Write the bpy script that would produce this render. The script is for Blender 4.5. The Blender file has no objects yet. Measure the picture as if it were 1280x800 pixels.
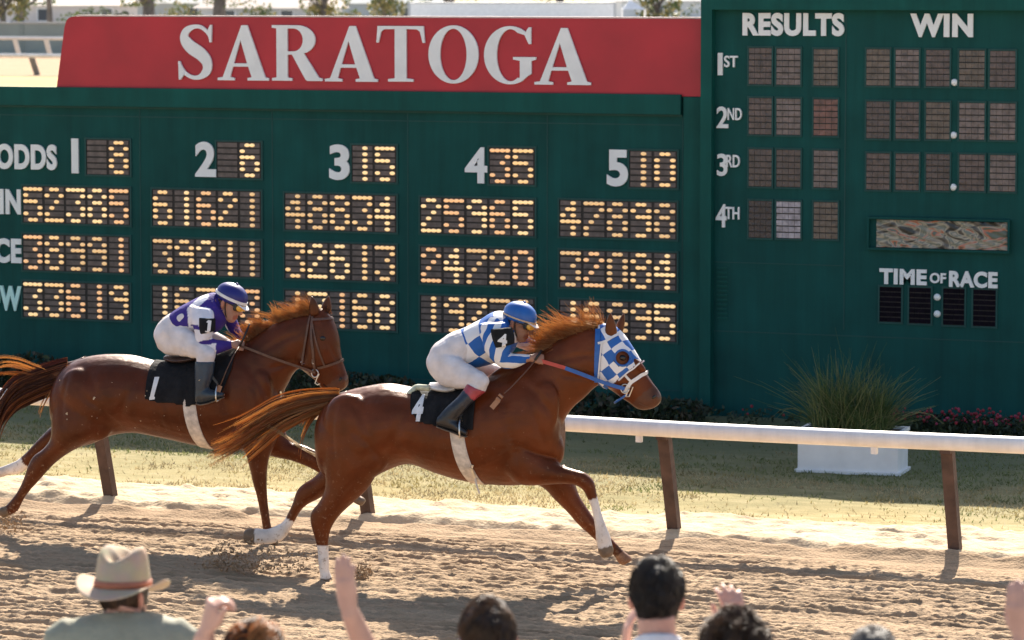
import bpy, bmesh, math, random
import numpy as np
from mathutils import Vector, Matrix
from mathutils.bvhtree import BVHTree

random.seed(7)
rng = np.random.default_rng(7)
SC = bpy.context.scene
COL = SC.collection
R = math.radians

# ------------------------------------------------------------------ camera, sky, sun, exposure
F_PX, HORIZON, CAM_H, YAW = 4600.0, -20.0, 4.14, R(22.4)
PITCH = math.atan((400 - HORIZON) / F_PX)
cam_d = bpy.data.cameras.new('camera')
cam = bpy.data.objects.new('camera', cam_d)
COL.objects.link(cam)
cam.location = (0, 0, CAM_H)
cam.rotation_euler = (math.pi / 2 - PITCH, 0, YAW)
cam_d.sensor_width = 36
cam_d.lens = F_PX / 1280 * 36
cam_d.clip_start, cam_d.clip_end = 0.5, 9000
cam_d.dof.use_dof = True
cam_d.dof.focus_distance = 25.8
cam_d.dof.aperture_fstop = 5.6
SC.camera = cam

SUN_EL, SUN_AZ = R(39), R(106)           # azimuth measured from +X towards +Y
sun_dir = Vector((math.cos(SUN_AZ) * math.cos(SUN_EL), math.sin(SUN_AZ) * math.cos(SUN_EL), math.sin(SUN_EL)))
w = bpy.data.worlds.new('World')
SC.world = w
w.use_nodes = True
nt = w.node_tree
sky = nt.nodes.new('ShaderNodeTexSky')
sky.sky_type = 'NISHITA'
sky.sun_disc = False
sky.sun_elevation = SUN_EL
sky.sun_rotation = math.pi / 2 - SUN_AZ
sky.air_density, sky.dust_density, sky.ozone_density = 1.0, 2.0, 1.0
nt.links.new(sky.outputs[0], nt.nodes['Background'].inputs[0])
nt.nodes['Background'].inputs[1].default_value = 0.085
sl = bpy.data.lights.new('sun', 'SUN')
sl.energy, sl.angle, sl.color = 5.0, R(0.5), (1.0, 0.91, 0.78)
so = bpy.data.objects.new('sun', sl)
COL.objects.link(so)
so.rotation_euler = sun_dir.to_track_quat('Z', 'Y').to_euler()
so.location = (0, 40, 40)
SC.view_settings.view_transform = 'Standard'
SC.view_settings.look = 'None'
SC.view_settings.gamma = 1
SC.view_settings.exposure = 1.42

# ------------------------------------------------------------------ picture <-> place
FWD = Vector((-math.sin(YAW) * math.cos(PITCH), math.cos(YAW) * math.cos(PITCH), -math.sin(PITCH)))
RIGHT = Vector((math.cos(YAW), math.sin(YAW), 0))
UP = RIGHT.cross(FWD)
CAM = Vector((0, 0, CAM_H))
ZV = Vector((0, 0, 1))

def ray(px, py):
    return (FWD + RIGHT * ((px - 640) / F_PX) + UP * ((400 - py) / F_PX))
def camp(px, py, depth):                       # point at a depth in front of the camera
    return CAM + ray(px, py) * depth
def ground(px, py, z=0.0):
    d = ray(px, py)
    return CAM + d * ((z - CAM_H) / d.z)
def onY(px, py, Y):
    d = ray(px, py)
    return CAM + d * (Y / d.y)

class Plane:                                   # a vertical plane through a point, with a heading
    def __init__(s, p0, phi):
        s.p0 = Vector(p0); s.h = Vector((math.cos(phi), math.sin(phi), 0)); s.n = Vector((math.sin(phi), -math.cos(phi), 0))
    def pt(s, px, py, w=0.0):
        d = ray(px, py)
        t = (w - (CAM - s.p0).dot(s.n)) / d.dot(s.n)
        return CAM + d * t
    def w(s, p): return (p - s.p0).dot(s.n)
    def mirror(s, p): return p - s.n * (2 * s.w(p))

# ------------------------------------------------------------------ objects
BASE = {}
def tag(o, label, cat, group=None, kind=None):
    if label: o['label'] = label
    if cat: o['category'] = cat
    if group: o['group'] = group
    if kind: o['kind'] = kind
    return o
def thing(name, loc, label, cat, group=None):
    o = bpy.data.objects.new(name, None)
    COL.objects.link(o)
    o.empty_display_size = 0.2
    o.location = loc
    BASE[o.name] = Vector(loc)
    return tag(o, label, cat, group)
def link_mesh(name, me, mats, parent=None, base=None):
    """me holds world coordinates; the object's origin is its thing's base"""
    b = BASE[parent.name] if parent is not None else Vector(base if base is not None else (0, 0, 0))
    me.transform(Matrix.Translation(-b))
    if not isinstance(mats, (list, tuple)): mats = [mats]
    if len(me.materials) == 0:
        for m in mats: me.materials.append(m)
    o = bpy.data.objects.new(name, me)
    COL.objects.link(o)
    BASE[o.name] = b
    if parent is not None: o.parent = parent
    else: o.location = b
    return o
def mesh(verts, faces, smooth=False, mi=None):
    me = bpy.data.meshes.new('m')
    me.from_pydata([tuple(v) for v in verts], [], [tuple(f) for f in faces])
    if mi is not None: me.polygons.foreach_set('material_index', mi)
    if smooth: me.polygons.foreach_set('use_smooth', [True] * len(me.polygons))
    me.update()
    return me
def move_base(o, b):
    """give a top-level mesh an origin at b"""
    d = Vector(b) - o.location
    o.data.transform(Matrix.Translation(-d)); o.location = b; BASE[o.name] = Vector(b)

class MB:
    """collects shapes into one mesh"""
    def __init__(s): s.v, s.f, s.m = [], [], []
    def add(s, v, f, mi=0):
        o = len(s.v); s.v += [Vector(p) for p in v]
        for q in f: s.f.append([i + o for i in q]); s.m.append(mi)
        return s
    def box(s, x0, x1, y0, y1, z0, z1, mi=0):
        v = [(x, y, z) for z in (z0, z1) for y in (y0, y1) for x in (x0, x1)]
        return s.add(v, [(0, 2, 3, 1), (4, 5, 7, 6), (0, 1, 5, 4), (2, 6, 7, 3), (0, 4, 6, 2), (1, 3, 7, 5)], mi)
    def obox(s, c, ax, ay, az, mi=0):           # oriented box: centre and three half-axis vectors
        v = [c + ax * i + ay * j + az * k for k in (-1, 1) for j in (-1, 1) for i in (-1, 1)]
        return s.add(v, [(0, 2, 3, 1), (4, 5, 7, 6), (0, 1, 5, 4), (2, 6, 7, 3), (0, 4, 6, 2), (1, 3, 7, 5)], mi)
    def tube(s, pts, rad, n=10, mi=0, flat=None, cap=True):
        pts = [Vector(p) for p in pts]
        if not hasattr(rad, '__len__'): rad = [rad] * len(pts)
        rings = []
        prev = None
        for i, p in enumerate(pts):
            t = (pts[min(i + 1, len(pts) - 1)] - pts[max(i - 1, 0)]).normalized()
            if prev is None:
                a = Vector((0, 0, 1)) if abs(t.z) < 0.9 else Vector((1, 0, 0))
                u = t.cross(a).normalized()
            else:
                u = (prev - t * prev.dot(t)).normalized()
            prev = u
            v = t.cross(u)
            k = flat or 1.0
            rings.append([p + (u * math.cos(2 * math.pi * j / n) + v * (math.sin(2 * math.pi * j / n) * k)) * rad[i] for j in range(n)])
        V = [q for r in rings for q in r]
        Fc = []
        for i in range(len(rings) - 1):
            for j in range(n):
                Fc.append((i * n + j, i * n + (j + 1) % n, (i + 1) * n + (j + 1) % n, (i + 1) * n + j))
        if cap:
            Fc.append(tuple(range(n))[::-1]); Fc.append(tuple((len(rings) - 1) * n + j for j in range(n)))
        return s.add(V, Fc, mi)
    def ell(s, c, ax, ay, az, n=14, m=9, mi=0):
        V, Fc = [], []
        for i in range(m + 1):
            a = math.pi * i / m
            for j in range(n):
                b = 2 * math.pi * j / n
                V.append(c + az * math.cos(a) + (ax * math.cos(b) + ay * math.sin(b)) * max(math.sin(a), 1e-3))
        for i in range(m):
            for j in range(n):
                Fc.append((i * n + j, (i + 1) * n + j, (i + 1) * n + (j + 1) % n, i * n + (j + 1) % n))
        Fc.append(tuple(range(n))); Fc.append(tuple(m * n + j for j in range(n))[::-1])
        return s.add(V, Fc, mi)
    def ball(s, c, r, mi=0, n=12, m=8):
        return s.ell(Vector(c), Vector((r, 0, 0)), Vector((0, r, 0)), Vector((0, 0, r)), n, m, mi)
    def build(s, name, mats, parent=None, base=None, smooth=False):
        return link_mesh(name, mesh(s.v, s.f, smooth, s.m), mats, parent, base)

# ------------------------------------------------------------------ lofts and continuous bodies
def catmull(A, sub):
    A = np.asarray(A, float)
    n = len(A)
    out = []
    for i in range(n - 1):
        p0, p1, p2, p3 = A[max(i - 1, 0)], A[i], A[i + 1], A[min(i + 2, n - 1)]
        for k in range(sub):
            t = k / sub
            out.append(0.5 * ((2 * p1) + (p2 - p0) * t + (2 * p0 - 5 * p1 + 4 * p2 - p3) * t * t + (3 * p1 - p0 - 3 * p2 + p3) * t ** 3))
    out.append(A[-1])
    return np.array(out)

def loft(secs, nrm, n=22, sub=4, grow=0.0, scale=1.0, cap=True):
    """secs: (U, L, half width); nrm: sideways vector (or a list of them). Returns verts, faces, ring centres, ring radii"""
    U = catmull([s[0] for s in secs], sub); L = catmull([s[1] for s in secs], sub); b = catmull([[s[2]] for s in secs], sub)[:, 0]
    N = np.array(nrm, float)
    N = np.repeat(N[None], len(U), 0) if N.ndim == 1 else catmull(N, sub)
    c = (U + L) / 2; a = (U - L) / 2
    la = np.linalg.norm(a, axis=1, keepdims=True) + 1e-9
    a = a * scale + a / la * grow
    b = b * scale + grow
    ang = np.linspace(0, 2 * math.pi, n, endpoint=False)
    V = c[:, None] + a[:, None] * np.cos(ang)[None, :, None] + (N * b[:, None])[:, None] * np.sin(ang)[None, :, None]
    m = len(U)
    V = V.reshape(-1, 3)
    Fc = [(i * n + j, i * n + (j + 1) % n, (i + 1) * n + (j + 1) % n, (i + 1) * n + j) for i in range(m - 1) for j in range(n)]
    if cap:
        Fc.append(tuple(range(n))[::-1]); Fc.append(tuple((m - 1) * n + j for j in range(n)))
    return V, Fc, c, np.maximum(la[:, 0] * scale, b)

class Body:
    """lofts and tubes grown together into one continuous surface"""
    def __init__(s): s.mb = MB(); s.c, s.r, s.k = [], [], []
    def loft(s, secs, nrm, cols=None, **kw):
        sub = kw.get('sub', 4)
        V, Fc, c, r = loft(secs, nrm, **kw)
        s.mb.add(V, Fc)
        n = len(secs)
        for i in range(len(c)):
            q = min(int(i / sub + 0.5), n - 1)
            s.c.append(c[i]); s.r.append(r[i]); s.k.append(cols[q] if cols else None)
    def tube(s, pts, rad, cols=None, sub=3, n=12, flat=None):
        P = catmull([list(p) for p in pts], sub); rr = catmull([[x] for x in rad], sub)[:, 0]
        s.mb.tube(P, list(rr), n, flat=flat)
        for i in range(len(P)):
            q = min(int(i / sub + 0.5), len(pts) - 1)
            s.c.append(np.array(P[i])); s.r.append(rr[i]); s.k.append(cols[q] if cols else None)
    def ell(s, c, ax, ay, az, col=None):
        s.mb.ell(Vector(c), Vector(ax), Vector(ay), Vector(az), 16, 10)
        s.c.append(np.array(c)); s.r.append(max(Vector(ax).length, Vector(ay).length, Vector(az).length)); s.k.append(col)
    def mesh(s, voxel, smooth=4, base_col=(1, 1, 1), factor=0.5):
        me = mesh(s.mb.v, s.mb.f)
        o = bpy.data.objects.new('tmp', me)
        COL.objects.link(o)
        md = o.modifiers.new('r', 'REMESH'); md.mode = 'VOXEL'; md.voxel_size = voxel; md.use_smooth_shade = True
        if smooth:
            sm = o.modifiers.new('s', 'SMOOTH'); sm.factor = factor; sm.iterations = smooth
        dg = bpy.context.evaluated_depsgraph_get()
        out = bpy.data.meshes.new_from_object(o.evaluated_get(dg))
        bpy.data.objects.remove(o); bpy.data.meshes.remove(me)
        out.materials.clear()
        out.polygons.foreach_set('use_smooth', [True] * len(out.polygons))
        nv = len(out.vertices)
        co = np.empty(nv * 3, np.float32); out.vertices.foreach_get('co', co); co = co.reshape(-1, 3)
        C = np.array(s.c, np.float32); rad = np.array(s.r, np.float32)
        best = np.full(nv, 1e9, np.float32); idx = np.zeros(nv, int)
        for j in range(len(C)):
            d = np.linalg.norm(co - C[j], axis=1) / (rad[j] + 0.01)
            q = d < best
            best[q] = d[q]; idx[q] = j
        kc = np.array([k if k is not None else base_col for k in s.k], np.float32)
        rgba = np.ones((nv, 4), np.float32); rgba[:, :3] = kc[idx]
        at = out.attributes.new('col', 'FLOAT_COLOR', 'POINT')
        at.data.foreach_set('color', rgba.ravel())
        return out

def bvh_of(me_or_obj):
    me = me_or_obj.data if hasattr(me_or_obj, 'data') else me_or_obj
    off = BASE[me_or_obj.name] if hasattr(me_or_obj, 'data') else Vector((0, 0, 0))
    return BVHTree.FromPolygons([v.co + off for v in me.vertices], [tuple(p.vertices) for p in me.polygons])
def hit(bvh, px, py, off=0.0):
    p, nn, i, d = bvh.ray_cast(CAM, ray(px, py).normalized())
    if p is None: return None, None
    if nn.dot(ray(px, py)) > 0: nn = -nn
    return p + nn * off, nn

# ------------------------------------------------------------------ materials
def mat(name, col, rough=0.6, var=0.15, vscale=8.0, bump=0.0, bscale=40.0, metal=0.0, attr=False, spec=0.5, coat=0.0, trans=0.0, emit=None, estr=1.0, sheen=0.0, trcol=None, swell=0.0, tint=None, streak=0.0):
    m = bpy.data.materials.new(name)
    m.use_nodes = True
    t = m.node_tree; N = t.nodes; Lk = t.links
    p = N['Principled BSDF']
    p.inputs['Roughness'].default_value = rough
    p.inputs['Metallic'].default_value = metal
    p.inputs['Specular IOR Level'].default_value = spec
    p.inputs['Coat Weight'].default_value = coat
    p.inputs['Sheen Weight'].default_value = sheen
    if tint: p.inputs['Specular Tint'].default_value = (*tint, 1)
    tc = N.new('ShaderNodeTexCoord')
    nz = N.new('ShaderNodeTexNoise'); nz.inputs['Scale'].default_value = vscale; nz.inputs['Detail'].default_value = 6
    Lk.new(tc.outputs['Object'], nz.inputs['Vector'])
    mr = N.new('ShaderNodeMapRange'); mr.inputs['From Min'].default_value = 0.3; mr.inputs['From Max'].default_value = 0.7
    mr.inputs['To Min'].default_value = 1 - var; mr.inputs['To Max'].default_value = 1 + var
    Lk.new(nz.outputs['Fac'], mr.inputs['Value'])
    if streak:                                   # weathering that runs down the surface
        mp = N.new('ShaderNodeMapping'); mp.inputs['Scale'].default_value = (3.0, 1, 0.16)
        ns = N.new('ShaderNodeTexNoise'); ns.inputs['Scale'].default_value = 3; ns.inputs['Detail'].default_value = 7; ns.inputs['Roughness'].default_value = 0.7
        Lk.new(tc.outputs['Object'], mp.inputs['Vector']); Lk.new(mp.outputs['Vector'], ns.inputs['Vector'])
        m2 = N.new('ShaderNodeMapRange'); m2.inputs['From Min'].default_value = 0.3; m2.inputs['From Max'].default_value = 0.7
        m2.inputs['To Min'].default_value = 1 - streak; m2.inputs['To Max'].default_value = 1 + streak
        Lk.new(ns.outputs['Fac'], m2.inputs['Value'])
        mm = N.new('ShaderNodeMath'); mm.operation = 'MULTIPLY'; Lk.new(mr.outputs['Result'], mm.inputs[0]); Lk.new(m2.outputs['Result'], mm.inputs[1])
        mr = mm
    mx = N.new('ShaderNodeVectorMath'); mx.operation = 'SCALE'
    if attr:
        a = N.new('ShaderNodeAttribute'); a.attribute_name = 'col'
        Lk.new(a.outputs['Color'], mx.inputs[0])
    else:
        mx.inputs[0].default_value = col
    Lk.new(mr.outputs[0], mx.inputs['Scale'])
    Lk.new(mx.outputs['Vector'], p.inputs['Base Color'])
    if bump:
        n2 = N.new('ShaderNodeTexNoise'); n2.inputs['Scale'].default_value = bscale; n2.inputs['Detail'].default_value = 5
        Lk.new(tc.outputs['Object'], n2.inputs['Vector'])
        bp = N.new('ShaderNodeBump'); bp.inputs['Strength'].default_value = bump; bp.inputs['Distance'].default_value = 0.02
        Lk.new(n2.outputs['Fac'], bp.inputs['Height']); Lk.new(bp.outputs['Normal'], p.inputs['Normal'])
        if swell:
            n3 = N.new('ShaderNodeTexNoise'); n3.inputs['Scale'].default_value = 9; n3.inputs['Detail'].default_value = 2
            Lk.new(tc.outputs['Object'], n3.inputs['Vector'])
            b3 = N.new('ShaderNodeBump'); b3.inputs['Strength'].default_value = swell; b3.inputs['Distance'].default_value = 0.04
            Lk.new(n3.outputs['Fac'], b3.inputs['Height']); Lk.new(b3.outputs['Normal'], bp.inputs['Normal'])
    if emit:
        p.inputs['Emission Color'].default_value = (*emit, 1); p.inputs['Emission Strength'].default_value = estr
    if trans:
        tr = N.new('ShaderNodeBsdfTranslucent')
        if trcol: tr.inputs['Color'].default_value = (*trcol, 1)
        else: Lk.new(mx.outputs['Vector'], tr.inputs['Color'])
        ms = N.new('ShaderNodeMixShader'); ms.inputs[0].default_value = trans
        Lk.new(p.outputs[0], ms.inputs[1]); Lk.new(tr.outputs[0], ms.inputs[2])
        Lk.new(ms.outputs[0], N['Material Output'].inputs['Surface'])
    return m

def dusty(m, col):
    """splashes of track dirt, thicker towards the ground"""
    t = m.node_tree; N = t.nodes; Lk = t.links; p = N['Principled BSDF']
    src = p.inputs['Base Color'].links[0].from_socket
    tc = N.new('ShaderNodeTexCoord'); sx = N.new('ShaderNodeSeparateXYZ'); Lk.new(tc.outputs['Object'], sx.inputs[0])
    hz = N.new('ShaderNodeMapRange'); hz.inputs['From Min'].default_value = 1.25; hz.inputs['From Max'].default_value = 0.1; hz.inputs['To Min'].default_value = 0.0; hz.inputs['To Max'].default_value = 0.13
    Lk.new(sx.outputs['Z'], hz.inputs['Value'])
    n = N.new('ShaderNodeTexNoise'); n.inputs['Scale'].default_value = 34; n.inputs['Detail'].default_value = 5; n.inputs['Roughness'].default_value = 0.75
    Lk.new(tc.outputs['Object'], n.inputs['Vector'])
    a = N.new('ShaderNodeMath'); a.operation = 'ADD'; Lk.new(n.outputs['Fac'], a.inputs[0]); Lk.new(hz.outputs[0], a.inputs[1])
    r = N.new('ShaderNodeMapRange'); r.inputs['From Min'].default_value = 0.66; r.inputs['From Max'].default_value = 0.80; r.inputs['To Max'].default_value = 0.75
    Lk.new(a.outputs[0], r.inputs['Value'])
    mx = N.new('ShaderNodeMix'); mx.data_type = 'RGBA'; mx.inputs[7].default_value = (*col, 1)
    Lk.new(r.outputs[0], mx.inputs[0]); Lk.new(src, mx.inputs[6]); Lk.new(mx.outputs[2], p.inputs['Base Color'])

M = {}
M['coat'] = mat('chestnut_coat', (1, 1, 1), 0.36, 0.28, 6, 0.14, 130, attr=True, spec=0.42, swell=0.25, tint=(1.0, 0.62, 0.42))
dusty(M['coat'], (0.30, 0.20, 0.13))
M['hair'] = mat('backlit_hair', (0.40, 0.22, 0.095), 0.38, 0.35, 14, trans=0.52, trcol=(0.92, 0.58, 0.25))
M['tail_hair'] = mat('tail_hair', (0.25, 0.085, 0.025), 0.4, 0.45, 10, trans=0.5, trcol=(0.80, 0.42, 0.15))
M['dark_tail'] = mat('dark_tail_hair', (0.06, 0.018, 0.008), 0.4, 0.4, 10, trans=0.35, trcol=(0.32, 0.09, 0.025))
M['hoof'] = mat('hoof', (0.12, 0.09, 0.065), 0.6, 0.3, 20)
M['skin'] = mat('skin', (1, 1, 1), 0.5, 0.08, 20, 0.05, 200, attr=True, spec=0.35)
M['cloth'] = mat('cloth_attr', (1, 1, 1), 0.75, 0.10, 14, 0.25, 45, attr=True, spec=0.25)
M['white_breech'] = mat('white_breeches', (0.66, 0.61, 0.60), 0.7, 0.14, 10, 0.35, 30, spec=0.25)
M['blackcloth'] = mat('black_cloth', (0.012, 0.012, 0.013), 0.85, 0.3, 14, 0.5, 30, spec=0.2)
M['whitecloth'] = mat('white_cloth', (0.72, 0.70, 0.68), 0.8, 0.1, 20, 0.2, 40)
M['girth'] = mat('worn_white_webbing', (0.60, 0.53, 0.46), 0.8, 0.25, 25, 0.3, 80)
M['boot'] = mat('boot_leather', (1, 1, 1), 0.32, 0.2, 20, 0.2, 50, attr=True)
M['leather'] = mat('brown_leather', (0.10, 0.045, 0.025), 0.5, 0.25, 30, 0.2, 90)
M['metal'] = mat('bit_steel', (0.6, 0.58, 0.55), 0.3, 0.1, 30, metal=1.0)
M['black'] = mat('black_plastic', (0.012, 0.012, 0.012), 0.45, 0.2, 20)
M['eye'] = mat('dark_eye', (0.012, 0.007, 0.004), 0.12, 0.1, 20)
M['lens'] = mat('amber_lens', (0.75, 0.42, 0.06), 0.12, 0.15, 30, spec=0.8)
M['white_paint'] = mat('white_paint', (0.78, 0.76, 0.74), 0.5, 0.07, 6, 0.05, 30)
M['blue'] = mat('royal_blue', (0.012, 0.10, 0.36), 0.45, 0.12, 20)
M['rein_red'] = mat('red_rubber', (0.50, 0.07, 0.05), 0.6, 0.15, 20)

def strands(name, roots, mats, parent, n_side=3):
    """roots: (points, r0, r1, material index); a thin tapering hair each"""
    mb = MB()
    for pts, r0, r1, mi in roots:
        k = len(pts)
        mb.tube(pts, [r0 + (r1 - r0) * i / (k - 1) for i in range(k)], n_side, mi, cap=False)
    return mb.build(name, mats, parent, smooth=True)

def text_verts(body, bold=0.0, space=1.0):
    """outline of a word as a flat triangulated mesh, fitted to the unit square"""
    cu = bpy.data.curves.new('t', 'FONT')
    cu.body = body; cu.size = 1; cu.offset = bold; cu.space_character = space; cu.resolution_u = 5
    o = bpy.data.objects.new('t', cu)
    COL.objects.link(o)
    dg = bpy.context.evaluated_depsgraph_get()
    me = bpy.data.meshes.new_from_object(o.evaluated_get(dg))
    v = np.array([x.co[:2] for x in me.vertices]); f = [tuple(p.vertices) for p in me.polygons]
    bpy.data.objects.remove(o); bpy.data.curves.remove(cu); bpy.data.meshes.remove(me)
    lo, hi = v.min(0), v.max(0)
    return (v - lo) / (hi - lo), f
def solid(v2, f, to3, depth):
    """turn a flat outline into a raised one: to3(x, y, d) places it, d = 0 back, 1 front"""
    n = len(v2)
    V = [to3(x, y, 1) for x, y in v2] + [to3(x, y, 0) for x, y in v2]
    Fc = [tuple(p) for p in f]
    cnt = {}
    for p in f:
        for i in range(len(p)):
            e = (p[i], p[(i + 1) % len(p)]); cnt[tuple(sorted(e))] = cnt.get(tuple(sorted(e)), []) + [e]
    for k, es in cnt.items():
        if len(es) == 1:
            a, b = es[0]
            Fc.append((b, a, a + n, b + n))
    return V, Fc

# ================================================================== THE SETTING
def lattice(x, y, seed):
    h = (x * 374761393 + y * 668265263 + seed * 974634777) & 0x7fffffff
    h = ((h ^ (h >> 13)) * 1274126177) & 0x7fffffff
    return ((h ^ (h >> 16)) & 0xffff) / 65535.0
def vnoise(x, y, seed=0):
    xi, yi = np.floor(x).astype(np.int64), np.floor(y).astype(np.int64)
    fx, fy = x - xi, y - yi
    fx = fx * fx * (3 - 2 * fx); fy = fy * fy * (3 - 2 * fy)
    a, b = lattice(xi, yi, seed), lattice(xi + 1, yi, seed)
    c, d = lattice(xi, yi + 1, seed), lattice(xi + 1, yi + 1, seed)
    return (a * (1 - fx) + b * fx) * (1 - fy) + (c * (1 - fx) + d * fx) * fy - 0.5
def grid(name, x0, x1, y0, y1, dx, dy, zf, m, kind='structure', edge=None):
    nx, ny = int(round((x1 - x0) / dx)) + 1, int(round((y1 - y0) / dy)) + 1
    X, Y = np.meshgrid(np.linspace(x0, x1, nx), np.linspace(y0, y1, ny))
    if edge is not None: Y = edge(X, Y)
    Z = zf(X, Y)
    V = np.stack([X, Y, Z], -1).reshape(-1, 3).astype(np.float32)
    i = np.arange((ny - 1) * nx).reshape(ny - 1, nx)[:, :-1].ravel()
    Q = np.stack([i, i + 1, i + nx + 1, i + nx], 1).astype(np.int32)
    me = bpy.data.meshes.new(name)
    me.vertices.add(len(V)); me.vertices.foreach_set('co', V.ravel())
    me.loops.add(Q.size); me.loops.foreach_set('vertex_index', Q.ravel())
    me.polygons.add(len(Q)); me.polygons.foreach_set('loop_start', np.arange(0, Q.size, 4, dtype=np.int32))
    me.polygons.foreach_set('use_smooth', [True] * len(Q))
    me.update(calc_edges=True)
    o = link_mesh(name, me, m)
    o['kind'] = kind
    return o

def soil(name, c1, c2, c3, scale, stretch=(1, 1, 1), bump=0.3, bs=60):
    m = bpy.data.materials.new(name); m.use_nodes = True
    t = m.node_tree; N = t.nodes; Lk = t.links; p = N['Principled BSDF']
    p.inputs['Roughness'].default_value = 0.95; p.inputs['Specular IOR Level'].default_value = 0.15
    tc = N.new('ShaderNodeTexCoord'); mp = N.new('ShaderNodeMapping'); mp.inputs['Scale'].default_value = stretch
    Lk.new(tc.outputs['Object'], mp.inputs['Vector'])
    n1 = N.new('ShaderNodeTexNoise'); n1.inputs['Scale'].default_value = scale; n1.inputs['Detail'].default_value = 8; n1.inputs['Roughness'].default_value = 0.65
    n2 = N.new('ShaderNodeTexNoise'); n2.inputs['Scale'].default_value = scale * 0.13; n2.inputs['Detail'].default_value = 3
    for q in (n1, n2): Lk.new(mp.outputs['Vector'], q.inputs['Vector'])
    r = N.new('ShaderNodeValToRGB'); e = r.color_ramp.elements
    e[0].position, e[0].color = 0.32, (*c1, 1); e[1].position, e[1].color = 0.68, (*c3, 1)
    k = e.new(0.5); k.color = (*c2, 1)
    ad = N.new('ShaderNodeMath'); ad.operation = 'MULTIPLY_ADD'; ad.inputs[1].default_value = 0.6
    sb = N.new('ShaderNodeMath'); sb.operation = 'MULTIPLY'; sb.inputs[1].default_value = 0.42
    Lk.new(n2.outputs['Fac'], sb.inputs[0])
    Lk.new(n1.outputs['Fac'], ad.inputs[0]); Lk.new(sb.outputs[0], ad.inputs[2])
    Lk.new(ad.outputs[0], r.inputs['Fac']); Lk.new(r.outputs['Color'], p.inputs['Base Color'])
    n3 = N.new('ShaderNodeTexNoise'); n3.inputs['Scale'].default_value = bs; n3.inputs['Detail'].default_value = 6
    Lk.new(tc.outputs['Object'], n3.inputs['Vector'])
    b = N.new('ShaderNodeBump'); b.inputs['Strength'].default_value = bump; b.inputs['Distance'].default_value = 0.03
    Lk.new(n3.outputs['Fac'], b.inputs['Height']); Lk.new(b.outputs['Normal'], p.inputs['Normal'])
    return m

m_dirt = soil('track_dirt', (0.195, 0.128, 0.076), (0.320, 0.222, 0.137), (0.41, 0.292, 0.187), 9, (0.22, 2.4, 1), 0.5, 45)
m_sand = soil('pale_sand', (0.40, 0.29, 0.18), (0.52, 0.40, 0.265), (0.58, 0.47, 0.33), 6, (0.6, 1.5, 1), 0.4, 40)
m_berm = soil('berm_dirt', (0.30, 0.22, 0.15), (0.38, 0.28, 0.19), (0.46, 0.35, 0.24), 9, (0.6, 1.2, 1), 0.4, 40)
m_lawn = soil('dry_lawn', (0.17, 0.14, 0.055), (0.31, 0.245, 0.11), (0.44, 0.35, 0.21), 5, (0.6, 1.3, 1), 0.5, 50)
m_far = soil('infield', (0.30, 0.24, 0.10), (0.40, 0.32, 0.13), (0.48, 0.39, 0.18), 0.6, (0.3, 1, 1), 0.1, 5)
m_lot = soil('parking_lot', (0.42, 0.41, 0.39), (0.50, 0.48, 0.46), (0.56, 0.54, 0.52), 0.3, (1, 1, 1), 0.1, 5)
m_earth = soil('earth', (0.28, 0.24, 0.15), (0.34, 0.29, 0.18), (0.38, 0.33, 0.22), 0.1, (1, 1, 1), 0.1, 5)
m_conc = soil('concrete', (0.32, 0.31, 0.29), (0.37, 0.36, 0.34), (0.42, 0.41, 0.39), 3, (1, 1, 1), 0.2, 30)

RAIL_Y = 25.93
# the turf turns greener towards the boards, darkening their shade in its colour
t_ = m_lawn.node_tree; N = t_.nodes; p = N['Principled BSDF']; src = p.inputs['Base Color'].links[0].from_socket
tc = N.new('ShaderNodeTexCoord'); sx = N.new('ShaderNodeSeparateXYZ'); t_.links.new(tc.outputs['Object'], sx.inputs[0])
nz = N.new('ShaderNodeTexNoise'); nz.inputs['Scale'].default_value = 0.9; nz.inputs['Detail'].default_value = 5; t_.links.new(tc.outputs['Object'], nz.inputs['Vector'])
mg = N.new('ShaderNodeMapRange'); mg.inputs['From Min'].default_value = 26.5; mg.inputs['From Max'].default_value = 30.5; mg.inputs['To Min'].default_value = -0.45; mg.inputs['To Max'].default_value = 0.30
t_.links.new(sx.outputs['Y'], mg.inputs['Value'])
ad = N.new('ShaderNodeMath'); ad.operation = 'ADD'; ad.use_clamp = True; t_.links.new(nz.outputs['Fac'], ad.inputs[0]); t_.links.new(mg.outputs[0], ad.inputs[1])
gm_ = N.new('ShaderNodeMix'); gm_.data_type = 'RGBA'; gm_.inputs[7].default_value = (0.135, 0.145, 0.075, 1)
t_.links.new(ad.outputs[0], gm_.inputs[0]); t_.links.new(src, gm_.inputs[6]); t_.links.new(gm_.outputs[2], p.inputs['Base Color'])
def flat(name, x0, x1, y0, y1, z, m):
    me = mesh([(x0, y0, z), (x1, y0, z), (x1, y1, z), (x0, y1, z)], [(0, 1, 2, 3)])
    o = link_mesh(name, me, m); o['kind'] = 'structure'; return o
flat('terrain', -4000, 4000, -800, 6000, -0.16, m_earth)
flat('infield', -400, 300, 34.2, 147, -0.075, m_far)
flat('backstretch_track', -400, 300, 147, 192, -0.07, m_dirt)
flat('street', -500, 400, 193.4, 800, -0.07, m_lot)

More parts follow.
